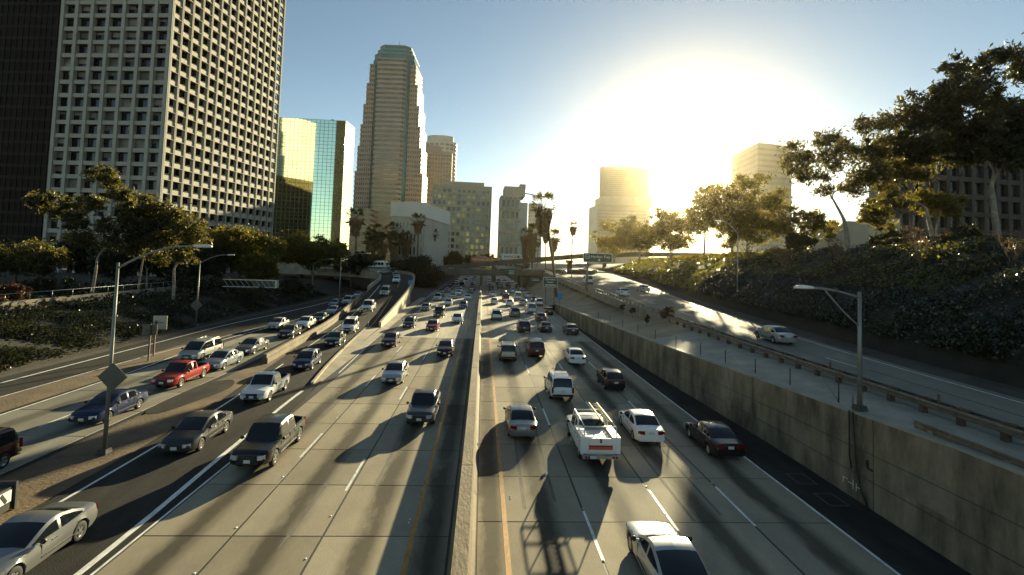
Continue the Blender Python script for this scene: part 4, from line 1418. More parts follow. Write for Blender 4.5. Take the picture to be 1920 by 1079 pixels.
ivy('ivy', 'glossy dark ivy covering the right bank', emb_right, 110000, .02, 1., 18, 90, .23, 'ivy leaf')
ivy('ivy', 'glossy ivy coloured sunlit green on the far part of the right bank', emb_right, 14000, .02, 1., 90, 200, .55, 'ivy sunlit tone')
ivy('ivy', 'ground cover coloured sunlit green on the upper right bank', emb_right, 24000, .3, .95, 40, 100, .26, 'ivy sunlit tone', .25)
ivy('ivy', 'glossy ivy covering the left bank', emb_left, 100000, .03, 1., 26, 125, .26, 'ivy leaf')


def terr(t, y):
    return (-49.5 - 22 * t, y, 2.75)


ivy('ivy', 'dark ground cover on the left terrace', terr, 26000, 0, 1, 45, 130, .5, 'ivy leaf', .5)

# left bank trees
tree('eucalyptus_tree', 'slender eucalyptus with crooked white trunk before the concrete tower', (-56.2, 75, 2.6), (.6, 0, 5.2),
     [(-8, 0, 14.6, 1.5), (-6.2, 0, 14.0, 1.6), (-4.4, 0, 12.8, 1.6), (-2.6, 0, 11.2, 1.5), (-3, 0, 14.2, 1.3), (-.6, 0, 14.4, 1.4), (.4, 0, 18.4, 1.5), (1.6, 0, 17.6, 1.3), (3, 0, 15.6, 1.4), (4.2, 0, 14.4, 1.2), (1.6, 0, 10.6, 1.4), (-1.2, 0, 9.0, 1.5), (2.6, 0, 8.6, 1.2)], .24, .6, nleaf=5200, size=.40)
tree('eucalyptus_tree', 'leafy eucalyptus with straight white trunk beside the second lamp', (-47.6, 80, 2.6), (-.2, 0, 4.6),
     [(-6.8, 0, 13, 1.8), (-5.2, 0, 14.6, 1.9), (-3, 1, 13.6, 2.0), (-1, 0, 12.4, 2.1), (1.4, 0, 11.6, 2.1), (2.6, 0, 9.6, 1.8), (-4, 0, 10.4, 2.0), (-1.8, 0, 9, 2.0), (.6, 0, 7.2, 1.5), (-5.6, 0, 8.2, 1.8), (-2.6, 0, 6.4, 1.5), (1.8, 0, 6.4, 1.2)], .27, .5, nleaf=7500, size=.42)
tree('eucalyptus_tree', 'thin-trunked shaded eucalyptus between the two white-trunked ones', (-54.2, 82, 2.6), (.5, 0, 7), blobs_in((0, 1, 11), (4, 2.5, 3), 9, 1.7, seed=61), .17, leaf='dark leaf', nleaf=3600, size=.45)
tree('round_tree', 'grey-green spreading tree at the left edge', (-67.5, 80, 2.6), (-1, 0, 3.0), blobs_in((-3, 0, 5.6), (6.5, 3, 1.6), 16, 1.7, seed=62), .25, leaf='eucalyptus leaf', nleaf=5200, size=.34)
tree('round_tree', 'shaded spreading tree below the concrete tower', (-59.5, 92, 2.6), (0, 0, 3.0), blobs_in((0, 0, 6.2), (6, 3, 2.0), 14, 1.9, seed=63), .22, leaf='dark leaf', nleaf=4200, size=.4)
for i, (x, y, z, rx, rzz, h, lb) in enumerate((
        (-53, 112, 2.6, 8.5, 3.6, 8.6, 'broad dome-shaped tree with sunlit top, left of two'),
        (-43.5, 130, 2.6, 7.4, 3.4, 8.8, 'broad dome-shaped tree with sunlit top, right of two'),
        (-45.6, 104, 2.6, 3.0, 2.6, 4.6, 'small sunlit tree behind the truss sign'),
        (-38.8, 150, 1.5, 5.0, 4.0, 6.0, 'dark tree beside the flyover ramp'),
        (-50, 150, 2.6, 7.5, 4.2, 6.0, 'dark tree behind the far lamp on the left'))):
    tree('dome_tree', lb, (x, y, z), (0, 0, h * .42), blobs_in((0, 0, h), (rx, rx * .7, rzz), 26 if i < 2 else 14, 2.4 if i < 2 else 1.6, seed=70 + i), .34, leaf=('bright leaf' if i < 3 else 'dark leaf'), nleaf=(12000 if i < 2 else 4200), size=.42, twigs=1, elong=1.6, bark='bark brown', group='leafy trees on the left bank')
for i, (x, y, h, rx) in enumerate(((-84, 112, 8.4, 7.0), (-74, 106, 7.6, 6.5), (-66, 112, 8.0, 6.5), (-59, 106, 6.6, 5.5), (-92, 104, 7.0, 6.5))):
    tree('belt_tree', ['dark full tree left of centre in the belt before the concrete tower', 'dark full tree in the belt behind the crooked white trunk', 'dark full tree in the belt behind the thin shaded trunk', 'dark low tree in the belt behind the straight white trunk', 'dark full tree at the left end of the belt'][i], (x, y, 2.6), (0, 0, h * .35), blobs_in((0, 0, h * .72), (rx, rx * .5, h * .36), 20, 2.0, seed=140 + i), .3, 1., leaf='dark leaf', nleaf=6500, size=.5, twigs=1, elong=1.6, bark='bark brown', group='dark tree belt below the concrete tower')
for i, (x, y) in enumerate(((-66, 70), (-60, 66), (-63, 76), (-52, 92), (-48, 98), (-41, 92), (-44, 118), (-40, 110))):
    tree('bank_shrub', ['dark shrub at the left edge of the terrace', 'shrub with reddish tips before the garden wall', 'pale-flowering shrub above the garden wall', 'shrub right of the straight white trunk', 'shaded shrub left of the truss sign', 'low shrub beside the second lamp', 'shaded shrub under the dome-shaped trees', 'low shrub below the truss sign'][i], (x, y, 2.5 if x < -47 else 1.2), (0, 0, .8), blobs_in((0, 0, 1.9), (2.6, 1.8, 1.3), 8, 1.0, seed=80 + i), .09, leaf='red shrub' if i == 1 else 'dark leaf', nleaf=1500, size=.32, group='shrubs on the left bank', cat='shrub', bark='bark brown', twigs=1)
tree('dark_bush', 'large dark rounded tree between flyover and freeway', (-23, 178, .5), (0, 0, 2), blobs_in((0, 0, 5.2), (8.2, 5, 4.4), 26, 2.4, seed=90), .4, leaf='dark leaf', nleaf=13000, size=.55, twigs=1, elong=1.6, bark='bark brown')
tree('dark_bush', 'lower dark tree against the overpass abutment', (-19, 171, .2), (0, 0, 1.4), blobs_in((0, 0, 3.2), (5, 3, 2.6), 14, 1.9, seed=91), .3, leaf='dark leaf', nleaf=6000, size=.5, twigs=1, elong=1.6, bark='bark brown')


# palms: trunk, skirt of dead fronds, crown of fronds
def palm(label, base, top, head=2.6, skirt=4.0, seed=0, r=.28, group='fan palms'):
    head *= 1.2
    q = random.Random(seed)
    R = empty('fan_palm', base, 0, label, 'palm tree', group)
    b, t = Vector((0, 0, 0)), Vector(top) - Vector(base)
    mid = Vector((b.x * .5 + t.x * .35, b.y * .5 + t.y * .4, t.z * .5))
    MB().tube(bez((0, 0, -.5), mid, t, 8), [r * 1.3] + [r] * 8, 8).build('trunk', 'palm trunk', R)
    if skirt > 0:
        C = []
        for k in range(int(420 * skirt / 4)):
            h = q.uniform(0, skirt)
            rad = head * .6 * (1 - h / skirt * .5) * q.uniform(.35, 1)
            a = q.uniform(0, 6.28)
            C.append((t.x + math.cos(a) * rad, t.y + math.sin(a) * rad, t.z - h))
        link('dead_frond_skirt', leaves_mesh('skirt', np.array(C), .95, 'dead frond', 3.0, 3.0), R)
    fr = MB()
    for k in range(26):
        a = q.uniform(0, 6.28)
        el = q.uniform(-.5, 1.25)
        d = Vector((math.cos(a) * math.cos(el), math.sin(a) * math.cos(el), math.sin(el)))
        L1 = head * q.uniform(.55, .8)
        c = t + Vector((0, 0, .3)) + d * L1
        fr.tube([t + Vector((0, 0, .2)), c], [.035, .02], 3, cap=False)
        side = d.cross(Vector((0, 0, 1)))
        if side.length < .1:
            side = Vector((1, 0, 0))
        side.normalize()
        upv = side.cross(d)
        n = 9
        for j in range(n):
            ang = (j / (n - 1) - .5) * 3.4
            e = c + (d * math.cos(ang) + side * math.sin(ang)) * head * .42 + Vector((0, 0, -.14 * head * abs(math.sin(ang)))) + upv * q.uniform(-.1, .1)
            w = side * .07 * head * math.cos(ang * .5) + d * .05 * head * math.sin(ang * .5) * -1
            m_ = (c + e) * .5
            fr.add([c, m_ + w, e, m_ - w], [(0, 1, 2, 3)], 0)
    fr.build('fronds', 'palm leaf', R)
    return R


palm('tallest palm with long dead-frond skirt and leaning trunk beside the viaduct', (16.3, 108, 3.4), (12.9, 108, 22.0), 3.0, 5.6, 1, .3)
palm('stout palm with long dark skirt, right of the white bus', (19.3, 193, 5), (18.9, 193, 21.0), 3.2, 10.5, 2, .4)
palm('palm with dark skirt touching the stout one, nearer the bus', (16.6, 200, 4), (16.9, 200, 20.0), 3.0, 9.0, 3, .4)
palm('short palm in front of the ramp bridge, right of the leaning trunk', (28.6, 200, 5), (28.3, 200, 19.6), 3.4, 5, 4, .35)
palm('thin palm between the leaning palm and the stout ones', (24.0, 190, 5), (23.8, 190, 20), 2.0, 2.4, 5, .2)
palm('single palm standing left of the hazy hilltop trees', (37.5, 210, 8), (38, 210, 25), 2.4, 3.0, 6, .22)
palm('far small palm above the ramp bridge', (33, 300, 5), (33, 300, 21), 2.2, 2.0, 7, .2)
palm('palm with bright ragged head left of the stepped skyscraper', (-50.2, 200, 3), (-51, 200, 24.5), 4.0, 6.5, 8, .34)
palm('dark palm in front of the low white block corner', (-27, 208, 3), (-27.5, 208, 24.8), 3.2, 4.8, 9, .3)
palm('small dark palm before the ribbed wall', (-24.2, 236, 3), (-24.2, 236, 20.5), 3.0, 2.6, 10, .24)
palm('palm left of the low white block, shorter than its neighbour', (-35, 226, 3), (-35.6, 226, 21), 3.2, 4.0, 11, .28)
for i, (x, y, h) in enumerate(((-46, 206, 13), (-44, 212, 17), (-41, 204, 12), (-39, 214, 17.5), (-36.5, 206, 13.5), (-33, 214, 14.5), (-48, 214, 15))):
    palm(['low golden palm third from the left in the cluster', 'tall golden palm in the middle left of the cluster', 'lowest golden palm at the middle of the cluster', 'tallest golden palm in the cluster before the white block', 'low golden palm right of the tallest in the cluster', 'golden palm at the right end of the cluster', 'golden palm at the left end of the cluster'][i], (x, y, 3), (x, y, 3 + h), 3.4, 7.5, 30 + i, .3, 'cluster of golden palms')
for i, (x, y, h, lb) in enumerate(((-14, 262, 9, 'yellow-green street tree right of the ribbed white block'), (-6, 268, 8, 'yellow-green street tree behind the orange bus'), (1, 272, 8.5, 'yellow-green street tree between the two buses'), (-20, 256, 7, 'low street tree at the foot of the ribbed white block'), (-42, 190, 7, 'shaded tree at the foot of the golden palms'), (-56, 196, 10, 'tree left of the bright ragged palm'))):
    tree('street_tree', lb, (x, y, 3), (0, 0, h * .4), blobs_in((0, 0, h * .8), (4, 3, h * .32), 10, 1.9, seed=110 + i), .2, leaf='bright leaf', nleaf=2600, size=.6, twigs=1, bark='bark brown', group='trees along the streets behind')
# little plants on the paved slope
for i, (x, y, z, h) in enumerate(((20.3, 66, 3.9, .9), (20.6, 72, 3.8, 1.0), (19.6, 58, 3.5, 1.3))):
    tree('slope_plant', ['small dark plant on the paved slope, middle of three', 'small dark plant on the paved slope, farthest of three', 'small dark plant on the paved slope, nearest of three'][i], (x, y, z), (0, 0, .3), [(0, 0, h * .5, .3), (.05, 0, h * .8, .2)], .03, leaf='dark leaf', nleaf=160, size=.2, cat='plant', twigs=0, bark='bark brown', group='plants on the paved slope')
tree('slope_plant', 'dry bush at the start of the guard rail', (21.9, 57.6, 4.2), (0, 0, .4), [(0, 0, .8, .6), (.3, .4, 1.1, .5), (-.2, -.5, .7, .5)], .05, leaf='dry twig', nleaf=700, size=.25, cat='plant', twigs=0, bark='bark brown')
# ------------------------------------------------------------------ vehicles
mat('car glass', (.008, .010, .012), .03, var=0, spec=.6)
mat('trim black', (.012, .012, .012), .55, var=0)
mat('tyre', (.014, .014, .013), .85, var=0)
mat('alloy', (.52, .52, .50), .3, metal=.85, var=0)
mat('chrome', (.6, .6, .58), .15, metal=1., var=0)
mat('lamp lens', (.52, .53, .52), .12, metal=.3, var=0)
mat('tail lens', (.16, .008, .006), .15, var=0)
mat('plate', (.55, .55, .52), .5, var=0)
mat('cabin dark', (.02, .018, .016), .8, var=0)
PAINT = {'silver': ((.40, .405, .40), .55), 'white': ((.70, .69, .66), 0.), 'black': ((.010, .010, .011), .1), 'charcoal': ((.045, .047, .05), .4), 'grey': ((.16, .165, .17), .5),
         'maroon': ((.065, .010, .012), .3), 'red': ((.30, .012, .012), .15), 'navy': ((.012, .022, .075), .3), 'blue': ((.018, .05, .17), .4), 'dark green': ((.010, .028, .018), .3),
         'steel': ((.24, .245, .25), .6), 'tan': ((.30, .26, .20), .45), 'pale blue': ((.33, .38, .42), .5), 'orange': ((.42, .09, .03), 0.), 'yellow': ((.55, .33, .03), 0.), 'cream': ((.6, .56, .45), 0.)}
for k, (c, mt_) in PAINT.items():
    mat('paint ' + k, c, .3, metal=mt_, var=0, coat=.35, spec=.3)

KINDS_ = {
    'sedan': dict(L=4.70, W=1.78, top=[(-2.35, .74), (-2.27, .96), (-1.6, 1.02), (1.0, .97), (2.0, .80), (2.28, .66), (2.35, .56)], A=1.10, B=.25, C=-.95, D=-1.72, roof=1.43, r=.32, wb=2.72, zb=.20, belt=.95),
    'coupe': dict(L=4.62, W=1.84, top=[(-2.31, .78), (-2.2, .98), (-1.6, 1.0), (.8, .95), (1.9, .80), (2.22, .66), (2.31, .54)], A=.80, B=-.05, C=-.85, D=-1.85, roof=1.36, r=.34, wb=2.70, zb=.18, belt=.93),
    'hatch': dict(L=4.35, W=1.74, top=[(-2.17, .72), (-2.1, 1.0), (-1.6, 1.03), (1.0, .98), (1.85, .82), (2.1, .68), (2.17, .56)], A=1.15, B=.30, C=-1.30, D=-2.0, roof=1.48, r=.31, wb=2.6, zb=.2, belt=.97),
    'suv': dict(L=4.70, W=1.86, top=[(-2.35, .75), (-2.28, 1.08), (-1.8, 1.12), (1.1, 1.10), (2.1, .99), (2.28, .84), (2.35, .68)], A=1.15, B=.50, C=-2.0, D=-2.25, roof=1.75, r=.36, wb=2.75, zb=.30, belt=1.08),
    'minivan': dict(L=4.95, W=1.92, top=[(-2.47, .75), (-2.4, 1.05), (-1.8, 1.08), (1.5, 1.05), (2.2, .88), (2.4, .72), (2.47, .58)], A=1.70, B=.75, C=-2.05, D=-2.36, roof=1.72, r=.33, wb=2.95, zb=.22, belt=1.02),
    'van': dict(L=5.40, W=2.0, top=[(-2.7, .80), (-2.66, 1.15), (-2.0, 1.2), (1.8, 1.18), (2.45, 1.0), (2.62, .85), (2.7, .66)], A=1.95, B=1.35, C=-2.52, D=-2.64, roof=2.08, r=.36, wb=3.5, zb=.30, belt=1.18),
    'pickup': dict(L=5.15, W=1.82, top=[(-2.57, .98), (-2.5, 1.04), (-.8, 1.05), (1.1, 1.06), (2.3, .94), (2.5, .82), (2.57, .64)], A=1.15, B=.50, C=-.55, D=-.78, roof=1.68, r=.36, wb=3.1, zb=.32, belt=1.03, bed=(-.90, .62)),
    'crew pickup': dict(L=5.45, W=1.90, top=[(-2.72, 1.04), (-2.65, 1.10), (-1.1, 1.12), (1.3, 1.12), (2.4, 1.02), (2.64, .88), (2.72, .70)], A=1.35, B=.62, C=-.95, D=-1.18, roof=1.80, r=.39, wb=3.3, zb=.36, belt=1.09, bed=(-1.30, .66)),
}


def section(K, y, zt, zb, arch):
    L, Wd = K['L'], K['W'] / 2
    t = max(0, (abs(y) - (L / 2 - .75)) / .75)
    w = Wd * (1 - (.17 if y > 0 else .12) * t ** 2.2)
    z_arch = 0
    for yw in (K['wb'] / 2, -K['wb'] / 2):
        R = K['r'] + .065
        if abs(y - yw) < R:
            z_arch = max(z_arch, K['r'] + math.sqrt(R * R - (y - yw) ** 2))
    z1 = max(zb, z_arch)
    z2 = max(zb + .07, z_arch + .015) if z_arch else zb + .07
    z3 = max(zb + (zt - zb) * .42, z2 + .02)
    z4 = max(zb + (zt - zb) * .68, z3 + .02)
    pts = [(0, z1), (w - (.26 if z_arch else .14), z1), (w - .028, z2), (w, z3), (w - .008, z4), (w - .045, zt - .055), (w - .13, zt - .008)]
    if arch:      # open load bed: rail, inner wall, floor
        fz = arch
        pts += [(w - .15, zt - .004), (w - .16, fz), (0, fz)]
    else:
        pts += [(w - .30, zt + .012), (w * .4, zt + .028), (0, zt + .032)]
    return pts


def loft_body(K):
    L = K['L']
    ys = set(np.linspace(-L / 2, L / 2, 15).round(3)) | {p[0] for p in K['top']}
    for yw in (K['wb'] / 2, -K['wb'] / 2):
        R = K['r'] + .065
        ys |= {round(yw + R * s_, 3) for s_ in (-1.02, -.98, -.85, -.6, -.3, 0, .3, .6, .85, .98, 1.02)}
    ys |= {round(L / 2 - .03, 3), round(-L / 2 + .03, 3)}
    if 'bed' in K:
        ys |= {K['bed'][0], K['bed'][0] - .004, round(-L / 2 + .10, 3), round(-L / 2 + .104, 3)}
    ys = sorted(y for y in ys if abs(y) <= L / 2 + 1e-6)
    secs = []
    for y in ys:
        zt = interp(y, K['top'])
        zb = K['zb'] + .10 * max(0, (abs(y) - (L / 2 - .5)) / .5) ** 1.5
        arch = None
        if 'bed' in K and -L / 2 + .102 < y < K['bed'][0] - .002:
            arch = K['bed'][1]
        secs.append(section(K, y, zt, zb, arch))
    return ys, secs


def grid_part(vs, m, quads, name, mname):
    """build a mesh from selected quads of a vertex grid"""
    used = sorted({q for f in quads for q in f})
    mp = {q: i for i, q in enumerate(used)}
    mb = MB()
    mb.add([vs[q] for q in used], [tuple(mp[q] for q in f) for f in quads], 0, True)
    return mb.mesh(name, [mname], 40)


def cabin_grid(K):
    A, B, C, D = K['A'], K['B'], K['C'], K['D']
    roof, belt = K['roof'], K['belt']
    Wd = K['W'] / 2
    st = sorted({D, D + (C - D) * .33, D + (C - D) * .7, C, C + .12, (C + B) / 2 - .35 if C + .3 < (C + B) / 2 - .35 else C + .2, (C + B) / 2 - .05, (C + B) / 2 + .06, (C + B) / 2 + .35, B - .1, B, B + (A - B) * .3, B + (A - B) * .6, B + (A - B) * .85, A})
    st = [round(s_, 4) for s_ in st]
    vs = []
    n = 6
    for y in st:
        if y <= C:
            t = (y - D) / (C - D)
            zt = belt + .03 + (roof - .03 - belt - .03) * (1 - (1 - t) ** 1.35)
        elif y >= B:
            t = (A - y) / (A - B)
            zt = belt + .03 + (roof - .02 - belt - .03) * (1 - (1 - t) ** 1.25)
        else:
            s_ = (y - C) / (B - C)
            zt = roof - .03 + .06 * math.sin(math.pi * s_) ** .8 - .0
        tum = .30 if roof < 1.6 else .20
        wb_ = Wd - .065
        endt = 1 - .10 * max(0, (y - B) / (A - B)) ** 2 - (.06 * max(0, (C - y) / (C - D)) ** 2)

        def wz(z):
            return (wb_ - max(0, z - belt) * tum) * endt
        zs = max(zt - .11, belt + .012)
        half = [(wz(belt) + .012, belt - .09), (wz(belt), belt + .008), (wz(zs), zs), (wz(zt) - .05, max(zt - .025, zs + .004)), ((wz(zt) - .05) * .62, zt + .008), (0, zt + .022)]
        vs += [(x, y, z) for x, z in half] + [(-x, y, z) for x, z in half[::-1]]
    return st, vs, 12


def make_car_parts(kind):
    K = KINDS_[kind]
    L, Wd, r = K['L'], K['W'] / 2, K['r']
    parts = []       # (name, mesh, location, parent_index)
    ys, secs = loft_body(K)
    n = len(secs[0])
    m = 2 * n
    vs = []
    for y, s_ in zip(ys, secs):
        vs += [(x, y, z) for x, z in s_] + [(-x, y, z) for x, z in s_[::-1]]
    body = MB()
    body.v = list(vs)
    for i in range(len(ys) - 1):
        for k in range(m - 1):
            if k == n - 1:
                continue
            kk = k if k < n else m - 2 - k
            mi = 1 if kk <= 0 else 0
            if kk == 1 and kind in ('suv', 'crew pickup'):
                mi = 1
            if 'bed' in K and kk >= 7 and ys[i] < K['bed'][0] - .002 and ys[i] > -L / 2 + .05:
                mi = 1
            body.f.append((i * m + k, (i + 1) * m + k, (i + 1) * m + k + 1, i * m + k + 1))
            body.m.append(mi)
            body.sm.append(True)
    body.f.append(tuple(range(m)))
    body.f.append(tuple((len(ys) - 1) * m + q for q in range(m))[::-1])
    body.m += [0, 0]
    body.sm += [False, False]
    # cabin
    st, cv_, cm = cabin_grid(K)
    off = len(body.v)
    body.v += cv_
    A, B, C, D = K['A'], K['B'], K['C'], K['D']
    ws, rw_, sl_, sr_ = [], [], {}, {}
    mid = (B + C) / 2
    for i in range(len(st) - 1):
        y0, y1 = st[i], st[i + 1]
        yc = (y0 + y1) / 2
        for k in range(cm - 1):
            if k == 5:
                continue
            kk = k if k < 5 else cm - 2 - k
            q = (i * cm + k, (i + 1) * cm + k, (i + 1) * cm + k + 1, i * cm + k + 1)
            dest = None
            if kk in (3, 4) and y0 >= B - 1e-4:
                dest = ws
            elif kk in (3, 4) and y1 <= C + 1e-4:
                dest = rw_
            elif kk == 1:
                if mid - .05 < yc < mid + .06:
                    dest = None
                elif y0 >= mid and y1 <= A - (A - B) * .1:
                    dest = (sl_ if k < 5 else sr_).setdefault('front', [])
                elif y1 <= mid and y0 >= D + (C - D) * .30 and not (kind == 'van'):
                    if not (kind == 'pickup'):
                        dest = (sl_ if k < 5 else sr_).setdefault('rear', [])
                    elif y0 >= C:
                        dest = (sl_ if k < 5 else sr_).setdefault('front', [])
            if dest is None:
                body.f.append(tuple(off + a for a in q))
                body.m.append(0)
                body.sm.append(True)
            else:
                dest.append(q)
    if kind == 'van':
        pass
    parts.append(('body', body.mesh('body', ['paint white', 'trim black'], 32), (0, 0, 0), -1))

    def shift(quads, name, eps=.0):
        return grid_part(cv_, cm, quads, name, 'car glass')
    parts.append(('windshield', shift(ws, 'windshield'), (0, 0, 0), -1))
    if rw_:
        parts.append(('rear_window', shift(rw_, 'rear_window'), (0, 0, 0), -1))
    for d_ in (sl_, sr_):
        for kq in d_:
            if d_[kq]:
                parts.append(('side_window', shift(d_[kq], 'side_window'), (0, 0, 0), -1))
    # wheels
    tyre = MB()
    tyre.lathe([(r * .62, -.10), (r * .9, -.105), (r, -.08), (r, .08), (r * .9, .105), (r * .62, .10)], 22, 'x')
    tm = tyre.mesh('tyre', ['tyre'])
    rim = MB()
    rim.lathe([(r * .64, -.085), (r * .60, -.10), (r * .56, -.05), (.01, -.04)], 18, 'x')
    rim.lathe([(r * .64, .085), (r * .60, .10), (r * .56, .05), (.01, .04)], 18, 'x', mi=1)
    for k in range(5):
        a = k * 2 * math.pi / 5
        for sx in (-1, 1):
            rim.box((sx * .075, math.cos(a) * r * .3, math.sin(a) * r * .3), (.035, r * .58, .075), 0, 0, a)
    rim.lathe([(.06, -.095), (.01, -.10)], 10, 'x')
    rim.lathe([(.06, .095), (.01, .10)], 10, 'x')
    rim.m = [0 if q == 0 else 0 for q in rim.m]
    rm = rim.mesh('rim', ['alloy'])
    for sx in (-1, 1):
        for yw in (K['wb'] / 2, -K['wb'] / 2):
            parts.append(('wheel', tm, (sx * (Wd - .125), yw, r), -1))
            parts.append(('rim', rm, (0, 0, 0), len(parts) - 1))
    # lamps, grille, plates, mirrors
    big = kind in ('suv', 'van', 'pickup', 'crew pickup')
    zf = interp(L / 2 - .1, K['top'])
    wf = Wd * .84
    for sx in (-1, 1):
        hb_ = MB().box((0, 0, 0), (.36, .20, .17 if not big else .20), 0, -sx * .38, .12)
        parts.append(('headlight', hb_.mesh('headlight', ['lamp lens']), (sx * (wf - .17), L / 2 - .105, zf - .115), -1))
        if big or kind == 'minivan':
            hh = .42 if kind != 'van' else .36
            tb = MB().box((0, 0, 0), (.15, .16, hh), 0, sx * .12)
            zz = (K['belt'] - .18) if 'bed' not in K else K['top'][1][1] - .24
            parts.append(('taillight', tb.mesh('taillight', ['tail lens']), (sx * (Wd * .9 - .06), -L / 2 + .055, zz), -1))
        else:
            tb = MB().box((0, 0, 0), (.40, .17, .18), 0, sx * .32)
            parts.append(('taillight', tb.mesh('taillight', ['tail lens']), (sx * (Wd * .88 - .20), -L / 2 + .062, .80), -1))
        mr = MB().lathe([(.01, -.08), (.075, -.05), (.09, .02), (.075, .06), (.01, .065)], 10, 'y')
        mr.box((-sx * .12, 0, -.03), (.16, .04, .03))
        parts.append(('mirror', mr.mesh('mirror', ['trim black']), (sx * (Wd + .10), A - .34, K['belt'] + .06), -1))
        dh = MB()
        dh.box((0, .25, 0), (.03, .2, .03)).box((0, -.85, 0), (.03, .2, .03))
        parts.append(('door_handle', dh.mesh('door_handle', ['trim black' if big else 'chrome']), (sx * (Wd - .006), mid + .05 if kind != 'pickup' else mid + .3, K['belt'] - .16), -1))
        sm_ = MB()
        for yy in ((mid + .0, B + .42, C + .1) if kind not in ('pickup', 'coupe') else (B + .42,)):
            sm_.box((0, yy, (K['belt'] + .42) / 2), (.022, .010, K['belt'] - .52))
        sm_.box((0, (B + C) / 2 + .1, .42), (.035, (B - C) + .6, .05))
        parts.append(('door_seams', sm_.mesh('door_seams', ['trim black']), (sx * (Wd - .010), 0, 0), -1))
    gl = MB().box((0, 0, 0), (wf * 1.0, .07, .15 if not big else .24))
    parts.append(('grille', gl.mesh('grille', ['trim black']), (0, L / 2 - .02, zf - (.13 if not big else .16)), -1))
    bi = MB().box((0, 0, 0), (wf * 1.3, .08, .12))
    parts.append(('bumper_intake', bi.mesh('bumper_intake', ['trim black']), (0, L / 2 - .03, K['zb'] + .17), -1))
    bb = MB().box((0, 0, 0), (K['W'] * .84, .12, .15))
    if big:
        parts.append(('rear_bumper', bb.mesh('rear_bumper', ['chrome' if 'bed' in K else 'trim black']), (0, -L / 2 - .02, K['zb'] + .22), -1))
    pl = MB().box((0, 0, 0), (.31, .025, .155)).mesh('licence_plate', ['plate'])
    parts.append(('licence_plate', pl, (0, L / 2 + .022, K['zb'] + .26), -1))
    parts.append(('licence_plate', pl, (0, -L / 2 - .012 - (.07 if big else 0), (.78 if not big else (K['zb'] + .26 if 'bed' in K else .84))), -1))
    if kind in ('suv', 'minivan'):
        rk = MB()
        for sx in (-1, 1):
            rk.tube([(sx * (Wd - .32), C + .1, K['roof'] + .05), (sx * (Wd - .32), B - .2, K['roof'] + .06)], .02, 5)
        for t in (.2, .5, .8):
            y = C + (B - C) * t
            rk.box((0, y, K['roof'] + .075), (K['W'] - .66, .05, .025))
        parts.append(('roof_rack', rk.mesh('roof_rack', ['galvanised']), (0, 0, 0), -1))
    return parts


CARPARTS = {k: make_car_parts(k) for k in KINDS_}


def joined(kind):
    """one mesh of all parts, for far-off copies too small to show them"""
    vs, fs, ms, sm, mats_ = [], [], [], [], [MATS['paint white']]
    P_ = CARPARTS[kind]
    for i, (nm, me, loc, par) in enumerate(P_):
        if nm in ('door_handle', 'bumper_intake', 'roof_rack', 'door_seams'):
            continue
        l = Vector(loc) + (Vector(P_[par][2]) if par >= 0 else Vector())
        o = len(vs)
        vs += [tuple(v.co + l) for v in me.vertices]
        for p in me.polygons:
            fs.append(tuple(o + q for q in p.vertices))
            mm = me.materials[p.material_index]
            if mm not in mats_:
                mats_.append(mm)
            ms.append(mats_.index(mm))
            sm.append(p.use_smooth)
    mb = MB()
    mb.v, mb.f, mb.m, mb.sm = vs, fs, ms, sm
    return mb.mesh('far_' + kind, mats_, 32)


FAR = {}


def car(kind, colour, x, y, z, rz, label, group, far=False, pitch=0., name=None):
    nm = name or {'sedan': 'car', 'coupe': 'car', 'hatch': 'car', 'suv': 'suv', 'minivan': 'minivan', 'van': 'van', 'pickup': 'pickup_truck', 'crew pickup': 'pickup_truck'}[kind]
    cat = nm.replace('_', ' ')
    pm_ = MATS['paint ' + colour]
    rot = Euler((pitch, 0, rz))
    if far:
        if kind not in FAR:
            FAR[kind] = joined(kind)
        o = link(nm, FAR[kind], None, (x, y, z), 0, rot)
        o.material_slots[0].link = 'OBJECT'
        o.material_slots[0].material = pm_
        return tag(o, label, cat, group)
    R = link(nm, None, None, (x, y, z), 0, rot)
    tag(R, label, cat, group)
    objs = []
    for i, (pn, me, loc, par) in enumerate(CARPARTS[kind]):
        o = link(pn, me, R if par < 0 else objs[par], loc)
        if pn == 'body':
            o.material_slots[0].link = 'OBJECT'
            o.material_slots[0].material = pm_
        objs.append(o)
    return R


def halfL(kind):
    return KINDS_[kind]['L'] / 2


G_L, G_R, G_C, G_F, G_U = 'cars coming towards the camera on the left carriageway', 'cars driving away on the right carriageway', 'cars on the collector road', 'cars on the flyover ramp', 'cars on the upper right road'
PI = math.pi
